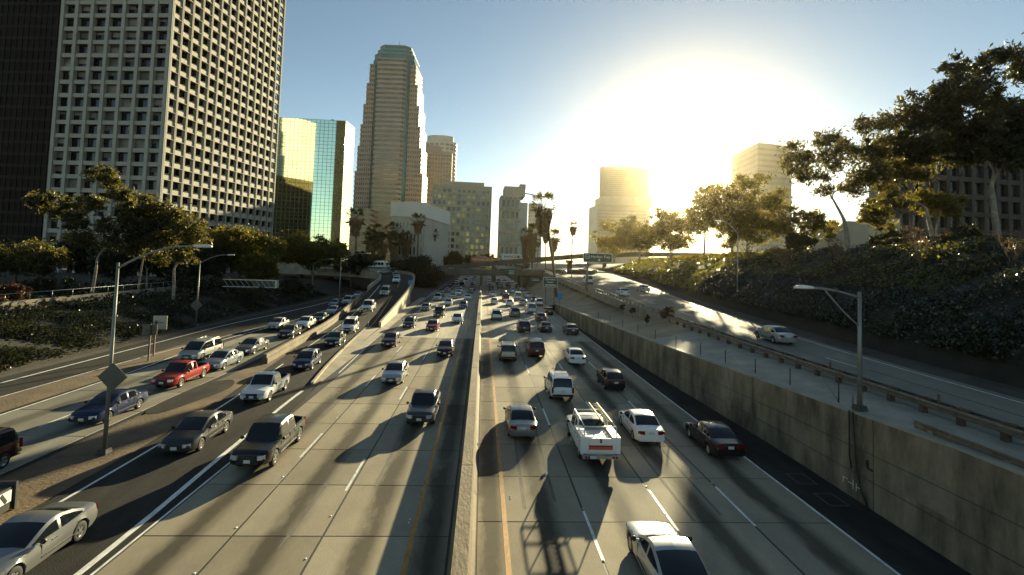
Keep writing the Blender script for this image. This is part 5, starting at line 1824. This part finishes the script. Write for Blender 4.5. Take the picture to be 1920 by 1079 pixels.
# left carriageway (front towards the camera): kind, colour, x, y of the front bumper, label
for kind, c, x, y, lb in [
    ('sedan', 'silver', -7.25, 42.0, 'silver sedan alone in the middle left lane, next behind the dark pickup'),
    ('pickup', 'charcoal', -3.6, 31.8, 'dark compact pickup truck in the lane beside the median barrier'),
    ('sedan', 'maroon', -3.8, 54.1, 'dark maroon sedan beside the median barrier, next behind the compact pickup'),
    ('sedan', 'maroon', -10.7, 58.8, 'dark red sedan near the pale paved gore nose'),
    ('sedan', 'red', -7.0, 71.8, 'red sedan with pale headlights in the middle lane of the left carriageway'),
    ('hatch', 'charcoal', -10.7, 74.4, 'black hatchback behind the dark red sedan near the ramp wall'),
    ('sedan', 'white', -3.85, 81.0, 'white sedan beside the median barrier, behind the maroon one'),
    ('suv', 'charcoal', -7.5, 88.4, 'dark sport utility with pale roof rack in the middle lane'),
    ('sedan', 'grey', -11.0, 97.8, 'grey sedan passing the high end of the ramp wall'),
    ('hatch', 'blue', -3.8, 104.5, 'blue hatchback beside the median barrier'),
    ('sedan', 'white', -7.3, 109.2, 'white sedan in the middle lane behind the dark sport utility'),
    ('suv', 'white', -10.8, 121.3, 'white sport utility in the outer lane of the left carriageway'),
    ('sedan', 'white', -3.6, 125.3, 'white sedan behind the blue hatchback'),
]:
    car(kind, c, x, y + halfL(kind), 0, PI + random.uniform(-.02, .02), lb, G_L, far=y > 110)
far_l = [('sedan', 'silver', -7.5, 127.1), ('sedan', 'white', -6.9, 139), ('sedan', 'charcoal', -10.75, 134.5), ('sedan', 'black', -3.7, 147.2), ('hatch', 'white', -7.1, 150.5), ('sedan', 'black', -10.4, 148.9), ('suv', 'black', -10.4, 163), ('sedan', 'charcoal', -3.5, 161.6), ('sedan', 'grey', -3.4, 176), ('sedan', 'black', -7.2, 163), ('suv', 'charcoal', -7.1, 177), ('sedan', 'silver', -10.5, 178), ('sedan', 'black', -10.5, 192), ('sedan', 'white', -7.2, 193), ('sedan', 'grey', -3.6, 190), ('van', 'white', -7.2, 208), ('sedan', 'silver', -3.6, 206), ('suv', 'white', -10.6, 209), ('sedan', 'white', -3.6, 224), ('hatch', 'white', -7.2, 226), ('sedan', 'cream', -10.6, 227), ('suv', 'white', -3.7, 243), ('sedan', 'white', -7.3, 246)]
NTH = ['nearest', 'second', 'third', 'fourth', 'fifth', 'sixth', 'seventh', 'eighth', 'ninth', 'tenth', 'eleventh', 'twelfth']


def far_cars(rows, lanes, where, rz, grp):
    cnt = {}
    for kind, c, x, y in rows:
        ln = min(lanes, key=lambda q: abs(q[0] - x))[1]
        key = ln
        i = cnt.get(key, 0)
        cnt[key] = i + 1
        nm = {'sedan': 'sedan', 'coupe': 'coupe', 'hatch': 'hatchback', 'suv': 'sport utility', 'minivan': 'minivan', 'van': 'van', 'pickup': 'pickup', 'crew pickup': 'pickup'}[kind]
        lb = '%s %s in the far queue, %s, %s, %s' % (c, nm, where, ln, NTH[i] if NTH[i] == 'nearest' else NTH[i] + ' one')
        car(kind, c, x + random.uniform(-.35, .35), y + halfL(kind) + random.uniform(-1.8, 1.8), 0, rz + random.uniform(-.03, .03), lb, grp, far=True)


far_cars(sorted(far_l, key=lambda q: q[3]), [(-3.6, 'inner lane'), (-7.1, 'middle lane'), (-10.6, 'outer lane')], 'left side', PI, G_L)

# right carriageway (rear towards the camera)
for kind, c, x, y, lb in [
    ('sedan', 'grey', 2.75, 29.9, 'grey muscular sedan next to the median, left of the utility truck'),
    ('sedan', 'white', 10.35, 29.3, 'white sedan right beside the utility truck'),
    ('sedan', 'black', 14.1, 27.2, 'long black sedan in the lane along the retaining wall'),
    ('suv', 'white', 6.45, 38.1, 'white boxy sport utility with roof rack, ahead of the utility truck'),
    ('hatch', 'black', 11.5, 41.3, 'black hatchback ahead of the white sedan'),
    ('sedan', 'white', 10.2, 51.2, 'white sedan with pale rear window, two places ahead of the black hatchback'),
    ('minivan', 'maroon', 6.3, 54.9, 'dark red minivan ahead of the white sport utility'),
    ('suv', 'tan', 3.0, 52.2, 'tan crossover beside the median ahead of the grey sedan'),
    ('sedan', 'charcoal', 13.4, 71.7, 'dark sedan alone in the wall lane with one tail lamp glinting'),
    ('suv', 'black', 6.4, 72.6, 'black sport utility ahead of the dark red minivan'),
    ('sedan', 'black', 9.75, 73.6, 'black sedan with white plate, nearer of a close pair'),
    ('sedan', 'maroon', 10.6, 86.1, 'dark red-black sedan, farther of the close pair'),
    ('van', 'white', 10.0, 98.0, 'white cargo van, nearest of two white vans'),
    ('minivan', 'grey', 6.3, 92.0, 'grey minivan left of the white cargo van'),
    ('suv', 'silver', 2.7, 86.5, 'silver sport utility beside the median, ahead of the tan crossover'),
    ('sedan', 'maroon', 13.3, 97.0, 'maroon sedan right of the nearest white van'),
    ('sedan', 'white', 6.5, 113.0, 'white sedan ahead of the grey minivan'),
    ('sedan', 'tan', 9.8, 115.5, 'tan sedan ahead of the nearest white van'),
    ('suv', 'white', 13.5, 115.3, 'white sport utility in the wall lane'),
]:
    car(kind, c, x, y + halfL(kind), 0, random.uniform(-.02, .02), lb, G_R, far=y > 100)
far_r = [('sedan', 'white', 2.8, 117.2), ('suv', 'black', 6.4, 128.7), ('van', 'white', 9.8, 129.8), ('sedan', 'silver', 13.1, 137.8), ('sedan', 'charcoal', 13.7, 125), ('sedan', 'white', 3.1, 138.3), ('sedan', 'maroon', 6.3, 146), ('sedan', 'silver', 9.7, 158), ('sedan', 'grey', 13.0, 169), ('sedan', 'tan', 13.3, 153), ('suv', 'black', 2.9, 166), ('van', 'black', 6.4, 176), ('sedan', 'charcoal', 9.9, 178), ('sedan', 'red', 13.2, 186), ('sedan', 'grey', 2.9, 184), ('suv', 'charcoal', 6.5, 196), ('sedan', 'maroon', 9.9, 197), ('sedan', 'silver', 2.9, 203), ('sedan', 'white', 13.2, 204), ('van', 'white', 6.5, 214), ('suv', 'white', 9.9, 216), ('sedan', 'white', 2.9, 224), ('sedan', 'white', 13.2, 226), ('sedan', 'cream', 6.5, 236), ('sedan', 'white', 9.9, 240)]
far_cars(sorted(far_r, key=lambda q: q[3]), [(2.9, 'lane next to the median'), (6.4, 'second lane'), (9.9, 'third lane'), (13.3, 'wall lane')], 'right side', 0, G_R)

# silver coupe at the lower right, cut by the frame
car('coupe', 'silver', 6.75, 17.45, 0, -.01, 'silver sports coupe cut off by the lower edge, seen from above', G_R)
# ramp lane, near: heading towards the camera
car('coupe', 'steel', -15.15, 18.1, 0, PI + .04, 'steel grey sports coupe in the lower left corner', G_F)
car('crew pickup', 'black', -11.0, 25.1 + 2.7, 0, PI, 'black crew-cab pickup truck right of the thick white line', G_L)
ramp = [('sedan', 'charcoal', -15.55, 27.0, 0, 'dark grey sedan with sunlit flank behind the corner coupe'),
        ('pickup', 'white', -15.75, 36.0, 0, 'white single-cab pickup truck on the ramp lane'),
        ('hatch', 'navy', -16.15, 46.4, 0, 'navy hatchback with open-looking rear on the ramp lane'),
        ('sedan', 'dark green', -17.0, 58.3, 0, 'dark green sedan on the ramp beside the low barrier'),
        ('suv', 'white', -17.9, 68.4, .03, 'white sport utility with dark front on the ramp'),
        ('crew pickup', 'white', -19.6, 86.3, .70, 'white crew-cab pickup where the ramp begins to rise'),
        ('suv', 'silver', -20.3, 104.4, 2.07, 'silver sport utility on the rising ramp'),
        ('sedan', 'white', -21.4, 124.6, 3.75, 'white sedan on the flyover bend'),
        ('sedan', 'grey', -23.3, 136.5, 4.42, 'grey car behind the white sedan on the flyover bend'),
        ('suv', 'black', -27.0, 152.0, 4.86, 'black sport utility at the top of the flyover'),
        ('sedan', 'silver', -32.0, 151.5, 4.86, 'silver car seen side-on at the top of the flyover')]
for i, (kind, c, x, y, z, lb) in enumerate(ramp):
    dx = ramp[max(i - 1, 0)][2] - ramp[min(i + 1, 9)][2]
    dy = ramp[max(i - 1, 0)][3] - ramp[min(i + 1, 9)][3]
    dz = ramp[max(i - 1, 0)][4] - ramp[min(i + 1, 9)][4]
    a = math.atan2(-dx, dy) if i < 10 else 2.2
    u = Vector((-math.sin(a), math.cos(a)))
    hl = halfL(kind)
    pit = math.atan2(dz, math.hypot(dx, dy)) if i < 10 else 0
    car(kind, c, x - u.x * hl, y - u.y * hl, z + (.0 if i < 5 else .08 + hl * math.sin(-pit)), a, lb, G_F, far=i > 7, pitch=pit)
# collector road
coll = [('pickup', 'red', -23.85, 39.3, 'red pickup truck on the collector road'),
        ('sedan', 'pale blue', -23.7, 45.5, 'pale blue sedan behind the red pickup'),
        ('minivan', 'silver', -27.6, 49.0, 'silver minivan left of the pale blue sedan'),
        ('sedan', 'grey', -24.2, 52.5, 'dark-fronted silver sedan behind the pale blue one'),
        ('sedan', 'navy', -23.35, 31.2, 'navy blue sedan half hidden behind the near lamp pole'),
        ('sedan', 'black', -24.3, 63.1, 'black sedan just beyond the start of the low barrier'),
        ('sedan', 'silver', -28.4, 69.6, 'silver sedan in the outer collector lane'),
        ('sedan', 'white', -25.3, 71.7, 'white sedan close to the low barrier'),
        ('sedan', 'dark green', -25.1, 77.4, 'dark green sedan partly behind the low barrier'),
        ('sedan', 'pale blue', -26.1, 87.7, 'pale blue car by the third lamp pole'),
        ('sedan', 'grey', -29.6, 100.5, 'grey car left of the third lamp pole'),
        ('suv', 'white', -28.3, 105.3, 'white sport utility half hidden behind the low barrier'),
        ('sedan', 'silver', -30.6, 123.4, 'silver car about to pass under the flyover')]
for i, (kind, c, x, y, lb) in enumerate(coll):
    a = PI + (.0 if y < 60 else .06)
    car(kind, c, x, y + halfL(kind), 0, a, lb, G_C, far=y > 110)
car('suv', 'maroon', -23.35, 24.1, 0, PI, 'dark red wagon cut off by the left edge', G_C)
# upper road
for kind, c, x, y, lb in [('sedan', 'silver', 27.0, 42.3, 'silver sedan alone on the upper right road'),
                          ('sedan', 'silver', 33.9, 100.8, 'pale silver sedan far along the upper road near the ivy'),
                          ('sedan', 'white', 26.3, 89.6, 'white sedan beside the viaduct parapet'),
                          ('van', 'white', 26.2, 120.0, 'white passenger van behind the green freeway sign post'),
                          ('sedan', 'grey', 41.8, 182, 'grey car on the far upper road, right of the sign'),
                          ('sedan', 'charcoal', 27.6, 166, 'dark car near the viaduct bend'),
                          ('suv', 'charcoal', 35.4, 176, 'dark sport utility behind the freeway sign'),
                          ('sedan', 'white', 50.5, 240, 'white car farthest along the upper road')]:
    car(kind, c, x, y + halfL(kind), up_z(y + 2) + .012, -.03 if y < 60 else -.06, lb, G_U, far=y > 110, pitch=.012 if y > 40 else 0)
# cars on the overpass
for kind, c, x, z, rz, lb in [('sedan', 'white', -12.0, 5.38, PI / 2, 'white car at the left end of the overpass'), ('van', 'yellow', .5, 5.72, PI / 2, 'yellow van on the overpass'), ('sedan', 'white', 6.8, 5.9, PI / 2, 'white car at the middle of the overpass'), ('sedan', 'white', 16.6, 6.17, PI / 2, 'white car near the right end of the overpass')]:
    car(kind, c, x, 179.5, z, rz, lb, 'cars on the overpass', far=True)

# ---- white utility truck with ladder rack
ut = car('pickup', 'white', 6.55, 26.0 + 3.3, 0, 0, 'white utility truck with ladder rack and orange striped tailgate', None, name='utility_truck')
mat('tread plate', (.55, .56, .55), .35, metal=.7, var=.2, scale=3)
mat('ladder yellow', (.62, .36, .02), .5, var=.1)
mat('stripe orange', (.62, .10, .02), .5, var=.05)
mat('stripe red', (.22, .015, .01), .5, var=.05)
mat('truck white', (.70, .69, .65), .4, var=.06, coat=.4)
ut.scale = (1.06, 1.12, 1.06)
for sx in (-1, 1):
    sb = MB().box((sx * .80, -1.78, 1.06), (.40, 1.72, .80))
    sb.build('tool_box', 'truck white', ut)
    for k in range(3):
        MB().box((sx * 1.004, -1.2 - k * .58, 1.1), (.012, .52, .6)).build('locker_door', 'truck white', ut)
        MB().box((sx * 1.014, -1.2 - k * .58, 1.18), (.015, .06, .1)).build('latch', 'trim black', ut)
MB().box((0, -1.74, 1.30), (1.18, 1.62, .05)).build('bed_cover', 'tread plate', ut)
tg = MB().box((0, -2.63, 1.05), (1.18, .06, .72)).build('tailgate', 'truck white', ut)
MB().box((0, -2.665, .93), (1.18, .012, .13)).build('stripe', 'stripe orange', tg)
MB().box((0, -2.665, 1.04), (1.18, .012, .08)).build('stripe', 'stripe red', tg)
MB().box((0, -2.665, 1.24), (.1, .02, .08)).build('latch', 'trim black', tg)
MB().box((0, -2.665, 1.34), (.1, .02, .08)).build('latch', 'trim black', tg)
MB().box((0, -2.72, .55), (1.85, .22, .14)).build('step_bumper', 'galvanised', ut)
for sx in (-1, 1):
    for dx in (.0, .15):
        MB().lathe([(.01, -.03), (.055, -.03), (.055, .02)], 12, 'y', c=(sx * (.62 + dx), -2.84, .56)).build('taillight', 'tail lens', ut)
MB().box((-.42, -2.845, .57), (.31, .02, .15)).build('licence_plate', 'plate', ut)
rk = MB()
for sx in (-1, 1):
    rk.tube([(sx * .82, -2.55, 1.45), (sx * .80, -2.5, 1.92), (sx * .78, .2, 1.95)], .03, 6)
    rk.tube([(sx * .80, -.85, 1.4), (sx * .79, -.85, 1.94)], .03, 6)
    rk.tube([(sx * .78, .2, 1.95), (sx * .86, .5, 1.35)], .03, 6)
for y in (-2.5, -.85, .2):
    rk.tube([(-.80, y, 1.93), (.80, y, 1.93)], .03, 6)
rk.build('ladder_rack', 'truck white', ut)
ld = empty('ladder', (7.0, 28.6, 2.14), 0, 'yellow ladder lying on the utility truck rack', 'ladder')
for sx in (-.24, .24):
    MB().box((sx, 0, .05), (.05, 3.6, .09)).build('side_rail', 'ladder yellow', ld)
for k in range(11):
    MB().tube([(-.24, -1.6 + k * .32, .05), (.24, -1.6 + k * .32, .05)], .018, 5).build('rung', 'galvanised', ld)


# ---- buses on the ramp bridge and at the flyover top
def bus(label, loc, rz, colour, L=12, H=3.1, group=None, name='bus'):
    R = empty(name, loc, rz, label, name.replace('_', ' '), group)
    prof = [(-1.25, .35), (-1.27, 1.2), (-1.25, H - .35), (-1.1, H - .08), (-.8, H), (.8, H), (1.1, H - .08), (1.25, H - .35), (1.27, 1.2), (1.25, .35)]
    mb = MB()
    yy = [-L / 2, -L / 2 + .12, L / 2 - .12, L / 2]
    for i, y in enumerate(yy):
        k = .95 if i in (0, 3) else 1
        mb.v += [(x * k, y, .35 + (z - .35) * (.98 if k < 1 else 1)) for x, z in prof]
    n = len(prof)
    for i in range(3):
        for k in range(n):
            mb.f.append((i * n + k, (i + 1) * n + k, (i + 1) * n + (k + 1) % n, i * n + (k + 1) % n))
    mb.f += [tuple(range(n)), tuple(range(3 * n, 4 * n))]
    mb.m = [0] * len(mb.f)
    mb.sm = [False] * len(mb.f)
    mb.build('body', 'paint ' + colour, R)
    nw = int(L / 1.7)
    wm_ = unit_box('window', 'car glass')
    for sx in (-1, 1):
        for k in range(nw):
            link('window', wm_, R, (sx * 1.255, -L / 2 + 1.2 + k * (L - 2.2) / nw + .3, 1.95), 0, None, (.05, (L - 2.2) / nw - .14, .95))
    link('windshield', wm_, R, (0, L / 2 - .02, 1.8), 0, None, (2.1, .08, 1.35))
    link('rear_window', wm_, R, (0, -L / 2 + .02, 2.0), 0, None, (1.7, .08, .8))
    wh = MB().lathe([(.01, -.14), (.3, -.14), (.48, -.12), (.48, .12), (.3, .14), (.01, .14)], 16, 'x').mesh('wheel', ['tyre'])
    for sx in (-1, 1):
        for y in (L / 2 - 2.4, -L / 2 + 3.0):
            link('wheel', wh, R, (sx * 1.1, y, .48))
    MB().box((0, -.5, H + .1), (1.6, 3.0, .22)).build('roof_unit', 'truck white', R)


bus('orange city bus on the sloping ramp bridge', (.6, 224, 8.1), math.radians(-91), 'orange', group='buses on the ramp bridge')
bus('white city bus on the ramp bridge beside the palms', (13.2, 224.5, 9.85), math.radians(-92), 'white', L=9.5, group='buses on the ramp bridge')
bus('white shuttle bus beyond the flyover bend', (-39, 188, 5.4), math.radians(80), 'white', L=7, H=2.9)
bus('white truck with flat roof left of the flyover bend', (-52, 180, 5.3), math.radians(80), 'white', L=6, H=2.8, name='box_truck')
# ------------------------------------------------------------------ lamps, signs, small things
def lamp(label, base, h, arm, rise, rz=0., r=.095, double=False, name='street_lamp'):
    """tapered pole, curved arm along local +x, cobra-head luminaire"""
    R = empty(name, base, rz, label, 'street lamp', 'street lamps')
    MB().tube([(0, 0, 0), (0, 0, h)], [r * 1.15, r * .7], 10).build('pole', 'pole grey', R)
    MB().box((0, 0, .12), (.5, .5, .24), taper=.8).build('base_plate', 'dark steel', R)
    am = MB()
    am.tube(bez((0, 0, h - .3), (arm * .45, 0, h + rise * 1.05), (arm - .5, 0, h + rise), 8), .055, 6)
    if double:
        am.tube(bez((0, 0, h - 1.7), (arm * .35, 0, h - .9), (arm * .62, 0, h + rise * .75), 6), .04, 6)
    am.build('arm', 'pole grey', R)
    hd = MB()
    for t, w, hh in ((0, .07, .07), (.15, .12, .10), (.45, .17, .13), (.75, .16, .12), (.95, .08, .07)):
        for a in range(10):
            q = a * math.pi / 5
            hd.v.append((arm - .55 + t, math.cos(q) * w, h + rise + math.sin(q) * hh * (1 if math.sin(q) > 0 else .55)))
    for i in range(4):
        for k in range(10):
            hd.f.append((i * 10 + k, i * 10 + (k + 1) % 10, (i + 1) * 10 + (k + 1) % 10, (i + 1) * 10 + k))
    hd.f += [tuple(range(10)), tuple(range(40, 50))]
    hd.m = [0] * len(hd.f)
    hd.sm = [True] * len(hd.f)
    hd.build('luminaire', 'lamp white', R)
    return R


lamp('tall street lamp with long arm standing on the dirt gore, diamond sign on its pole', (-19.3, 27.5, 0), 9.9, 4.35, 1.0)
lamp('street lamp at the foot of the left bank beside the white-trunked tree', (-39.4, 71.7, 0), 9.0, 4.2, 1.0)
lamp('street lamp rising behind the low barrier', (-27.6, 98.5, 0), 9.9, 5.2, 1.0)
lamp('street lamp far along the left bank with small diamond sign', (-39.6, 118.8, 0), 8.3, 4.2, 1.0)
lamp('pale street lamp with double bracket on top of the retaining wall', (18.48, 23.4, 4.06), 5.7, 2.9, .12, PI, .11, True)
lamp('thin street lamp on the ivy edge of the upper road', (38.4, 73, 4.4), 11.6, 3.2, 1.6, PI, .11)
lamp('far street lamp in front of the ramp bridge', (27, 150, 5.8), 10.6, 4.4, 1.5, 0, .1)
lamp('far hazy street lamp among the hilltop trees', (47, 135, 5.4), 9.5, 3.0, 1.0, PI, .1)


def plate(R, w, h, t, m, loc, rot=(0, 0, 0), name='panel'):
    o = MB().box((0, 0, 0), (w, t, h)).build(name, m, R, loc)
    o.rotation_euler = rot
    return o


def rounded_plate(name, w, h, t, rad, m, parent, loc):
    pts = []
    for cx_, cz_, a0 in ((w / 2 - rad, h / 2 - rad, 0), (-w / 2 + rad, h / 2 - rad, 90), (-w / 2 + rad, -h / 2 + rad, 180), (w / 2 - rad, -h / 2 + rad, 270)):
        for k in range(5):
            a = math.radians(a0 + k * 22.5)
            pts.append((cx_ + rad * math.cos(a), cz_ + rad * math.sin(a)))
    n = len(pts)
    mb = MB().add([(x, -t / 2, z) for x, z in pts] + [(x, t / 2, z) for x, z in pts], [tuple(range(n)), tuple(range(n, 2 * n))[::-1]] + [(i, n + i, n + (i + 1) % n, (i + 1) % n) for i in range(n)])
    return mb.build(name, m, parent, loc)


def text(s_, size, m, parent, loc, name='lettering', align='LEFT'):
    cu = bpy.data.curves.new(name, 'FONT')
    cu.body = s_
    cu.size = size
    cu.align_x = align
    cu.extrude = .012
    cu.materials.append(MATS[m])
    tmp = bpy.data.objects.new('tmp_text', cu)
    COL.objects.link(tmp)
    bpy.context.view_layer.update()
    me = bpy.data.meshes.new_from_object(tmp.evaluated_get(bpy.context.evaluated_depsgraph_get()))
    bpy.data.objects.remove(tmp)
    bpy.data.curves.remove(cu)
    o = link(name, me, parent, loc)
    o.rotation_euler = (math.radians(90), 0, 0)
    return o


# big green freeway sign on the viaduct
fs_ = empty('freeway_sign', (21.6, 101.6, 4.9), 0, 'green freeway sign reading 110 Harbor Fwy with down arrow', 'sign')
MB().tube([(0, .2, -.2), (0, .2, 7.5)], .2, 10).build('post', 'pole grey', fs_)
MB().tube([(4.0, .2, 6.0), (0, .2, 6.0)], .1, 8).tube([(4.6, .2, 7.2), (0, .2, 7.2)], .1, 8).build('arm', 'pole grey', fs_)
rounded_plate('border', 6.1, 1.95, .1, .22, 'sign white', fs_, (2.05, 0, 6.7))
rounded_plate('panel', 5.86, 1.71, .1, .18, 'sign green', fs_, (2.05, -.03, 6.7))
rounded_plate('route_shield', 1.06, .92, .03, .4, 'sign white', fs_, (-.1, -.1, 6.9))
rounded_plate('route_shield_face', .92, .78, .03, .36, 'sign green', fs_, (-.1, -.12, 6.9))
text('110', .5, 'sign white', fs_, (-.1, -.15, 6.72), align='CENTER')
text('Harbor Fwy', .82, 'sign white', fs_, (.62, -.1, 6.68))
ar = MB()
ar.add([(.0, 0, 0), (.34, 0, .3), (.14, 0, .25), (.14, 0, .5), (-.14, 0, .5), (-.14, 0, .25), (-.34, 0, .3)], [(0, 1, 2, 3, 4, 5, 6)])
ar.build('down_arrow', 'sign white', fs_, (2.35, -.1, 5.98))
# guide sign on the paved slope
cs = empty('guide_sign', (13.7, 100, 1.6), 0, 'green guide sign reading Convention Center on the paved slope', 'sign')
for x in (-.9, .9):
    MB().tube([(x, .1, -.5), (x, .1, 5.4)], .06, 6).build('post', 'dark steel', cs)
plate(cs, 2.9, 1.9, .08, 'sign white', (0, 0, 4.75), name='border')
plate(cs, 2.76, 1.76, .08, 'sign green', (0, -.02, 4.75))
text('Convention', .46, 'sign white', cs, (0, -.08, 5.15), align='CENTER')
text('Center', .46, 'sign white', cs, (0, -.08, 4.62), align='CENTER')
bl = MB()
for k in range(9):
    bl.box((-1.0 + k * .25, 0, 0), (.17, .02, .2))
bl.build('small_print', 'sign white', cs, (0, -.08, 4.2))
# signs on and under the overpass
s2 = empty('overpass_sign', (10.3, 175.3, 4.2), 0, 'dark green sign hung on the overpass parapet', 'sign')
plate(s2, 3.3, 2.3, .1, 'sign green', (0, 0, 1.9))
MB().box((0, .25, 1.9), (.1, .4, 2.2)).build('bracket', 'dark steel', s2)
bl = MB()
for j in range(3):
    for k in range(5 - j % 2):
        bl.box((-.9 + k * .42, 0, .5 - j * .5), (.3, .02, .2))
bl.build('lettering', 'sign white', s2, (0, -.065, 1.9))
s3 = empty('guide_sign', (18.6, 173, .2), 0, 'small green guide sign in the shade under the overpass', 'sign')
plate(s3, 2.9, 1.7, .08, 'sign green', (0, 0, 3.6))
bl = MB()
for j in range(2):
    for k in range(6):
        bl.box((-1.0 + k * .4, 0, .25 - j * .5), (.28, .02, .2))
bl.build('lettering', 'sign white', s3, (0, -.055, 3.6))
for x in (-1, 1):
    MB().tube([(x, .1, -.3), (x, .1, 3.6)], .06, 6).build('post', 'dark steel', s3)
# blue markers
b1 = empty('blue_marker_sign', (15.0, 95, 2.0), 0, 'small pale blue marker on a post near the leaning palm', 'sign')
plate(b1, 1.0, 1.3, .05, 'sign blue', (0, 0, 2.0))
MB().tube([(0, .08, -.3), (0, .08, 1.9)], .05, 6).build('post', 'dark steel', b1)
b2 = empty('blue_marker_sign', (-16.9, 118, .1), 0, 'small blue marker in the shade right of the flyover wall', 'sign')
plate(b2, .75, 1.1, .05, 'sign blue', (0, 0, 4.4))
MB().tube([(0, .08, -.3), (0, .08, 4.9)], .07, 6).build('post', 'dark steel', b2)
# diamond sign backs
for p, sz, lb in (((-19.05, 27.34, 3.95), 1.06, 'back of a large grey diamond sign on the tall near lamp pole'), ((-39.4, 71.5, 2.9), 1.15, 'back of a diamond sign on the second left lamp pole'), ((-39.6, 118.6, 2.5), 1.1, 'small diamond sign on the far left lamp pole')):
    d_ = empty('diamond_sign', p, 0, lb, 'sign', 'diamond warning signs')
    o = plate(d_, sz, sz, .03, 'sign back', (0, 0, 0), (0, math.radians(45), 0))
    MB().box((0, .05, 0), (.9, .06, .07)).build('bracket', 'dark steel', d_)
# pair of sign backs on timber posts
for (x, y, w, h, zz, m, lb) in ((-31.28, 49.4, 1.25, 1.0, 2.9, 'sign back', 'dark back of a rectangular sign on a timber post, nearer of the pair'), (-32.35, 51.8, 1.25, 1.35, 3.25, 'sign back pale', 'pale back of a rectangular sign on a timber post, taller of the pair')):
    r_ = empty('road_sign', (x, y, 0), math.radians(8), lb, 'sign', 'pair of signs seen from behind')
    MB().box((0, 0, 1.7), (.12, .14, 3.5)).build('post', 'wood post', r_)
    plate(r_, w, h, .04, m, (.35 if m != 'sign back' else -.1, .1, zz))
    MB().box((.1, .04, zz), (w * .9, .04, .06)).build('batten', 'dark steel', r_)
# truss sign seen from behind
ts = empty('truss_sign', (-46.9, 95, 1.2), math.radians(3), 'dark truss of an overhead sign on one post, seen from behind', 'sign')
MB().tube([(0, 0, -.5), (0, 0, 3.0)], .22, 10).build('post', 'dark steel', ts)
tr = MB()
tr.box((3.9, -.5, 4.05), (9.4, .12, .12)).box((3.9, -.5, 2.75), (9.4, .12, .12)).box((3.9, .5, 4.05), (9.4, .12, .12)).box((3.9, .5, 2.75), (9.4, .12, .12))
for k in range(10):
    x = -.6 + k * .94
    tr.tube([(x, -.5, 4.0), (x + .9, -.5, 2.8)], .05, 5)
    tr.box((x, 0, 4.05), (.08, .9, .08)).box((x, 0, 2.75), (.08, .9, .08))
tr.box((8.6, 0, 3.4), (.3, 1.1, 1.5))
tr.build('truss', 'galvanised', ts)
plate(ts, 4.2, 1.25, .06, 'sign back', (6.3, .58, 3.4), name='panel')
# crash cushion at the left edge
cc = empty('crash_cushion', (-19.1, 21.7, 0), math.radians(4), 'dark crash cushion with pale chevron panel at the left edge', 'crash cushion')
MB().box((0, -1.6, .5), (.9, 3.2, .9)).build('cushion', 'dark steel', cc)
MB().box((0, .04, .55), (1.05, .1, 1.1)).build('backing_plate', 'dark steel', cc)
MB().box((.46, -.7, .62), (.04, 1.1, .45)).build('chevron_panel', 'sign white', cc)
MB().box((.485, -.5, .62), (.02, .12, .44), 0, 0, .6).box((.485, -.95, .62), (.02, .12, .44), 0, 0, .6).build('chevron_stripe', 'trim black', cc)
# left-edge delineator plate and post by the gore wall
for (x, y, z, lb) in ((-16.3, 73.6, .15, 'thin marker post at the start of the ramp wall'), (-15.2, 57, .1, 'thin marker post on the pale gore nose')):
    d_ = empty('marker_post', (x, y, z), 0, lb, 'post')
    MB().tube([(0, 0, -.1), (0, 0, 1.1)], .05, 6).build('post', 'pole grey', d_)
    plate(d_, .16, .35, .02, 'sign back pale', (0, -.06, 1.1))
# ------------------------------------------------------------------ sunlit haze
hz_ = MB().box((0, 1300, 104), (5200, 3600, 212)).build('haze', [])
hz_['kind'] = 'stuff'
hm = bpy.data.materials.new('haze')
hm.use_nodes = True
hm.node_tree.nodes.clear()
ho = hm.node_tree.nodes.new('ShaderNodeOutputMaterial')
pv = hm.node_tree.nodes.new('ShaderNodeVolumePrincipled')
pv.inputs['Color'].default_value = (1.0, .84, .54, 1)
pv.inputs['Density'].default_value = .000034
pv.inputs['Anisotropy'].default_value = .88
hm.node_tree.links.new(pv.outputs[0], ho.inputs['Volume'])
hz_.data.materials.append(hm)
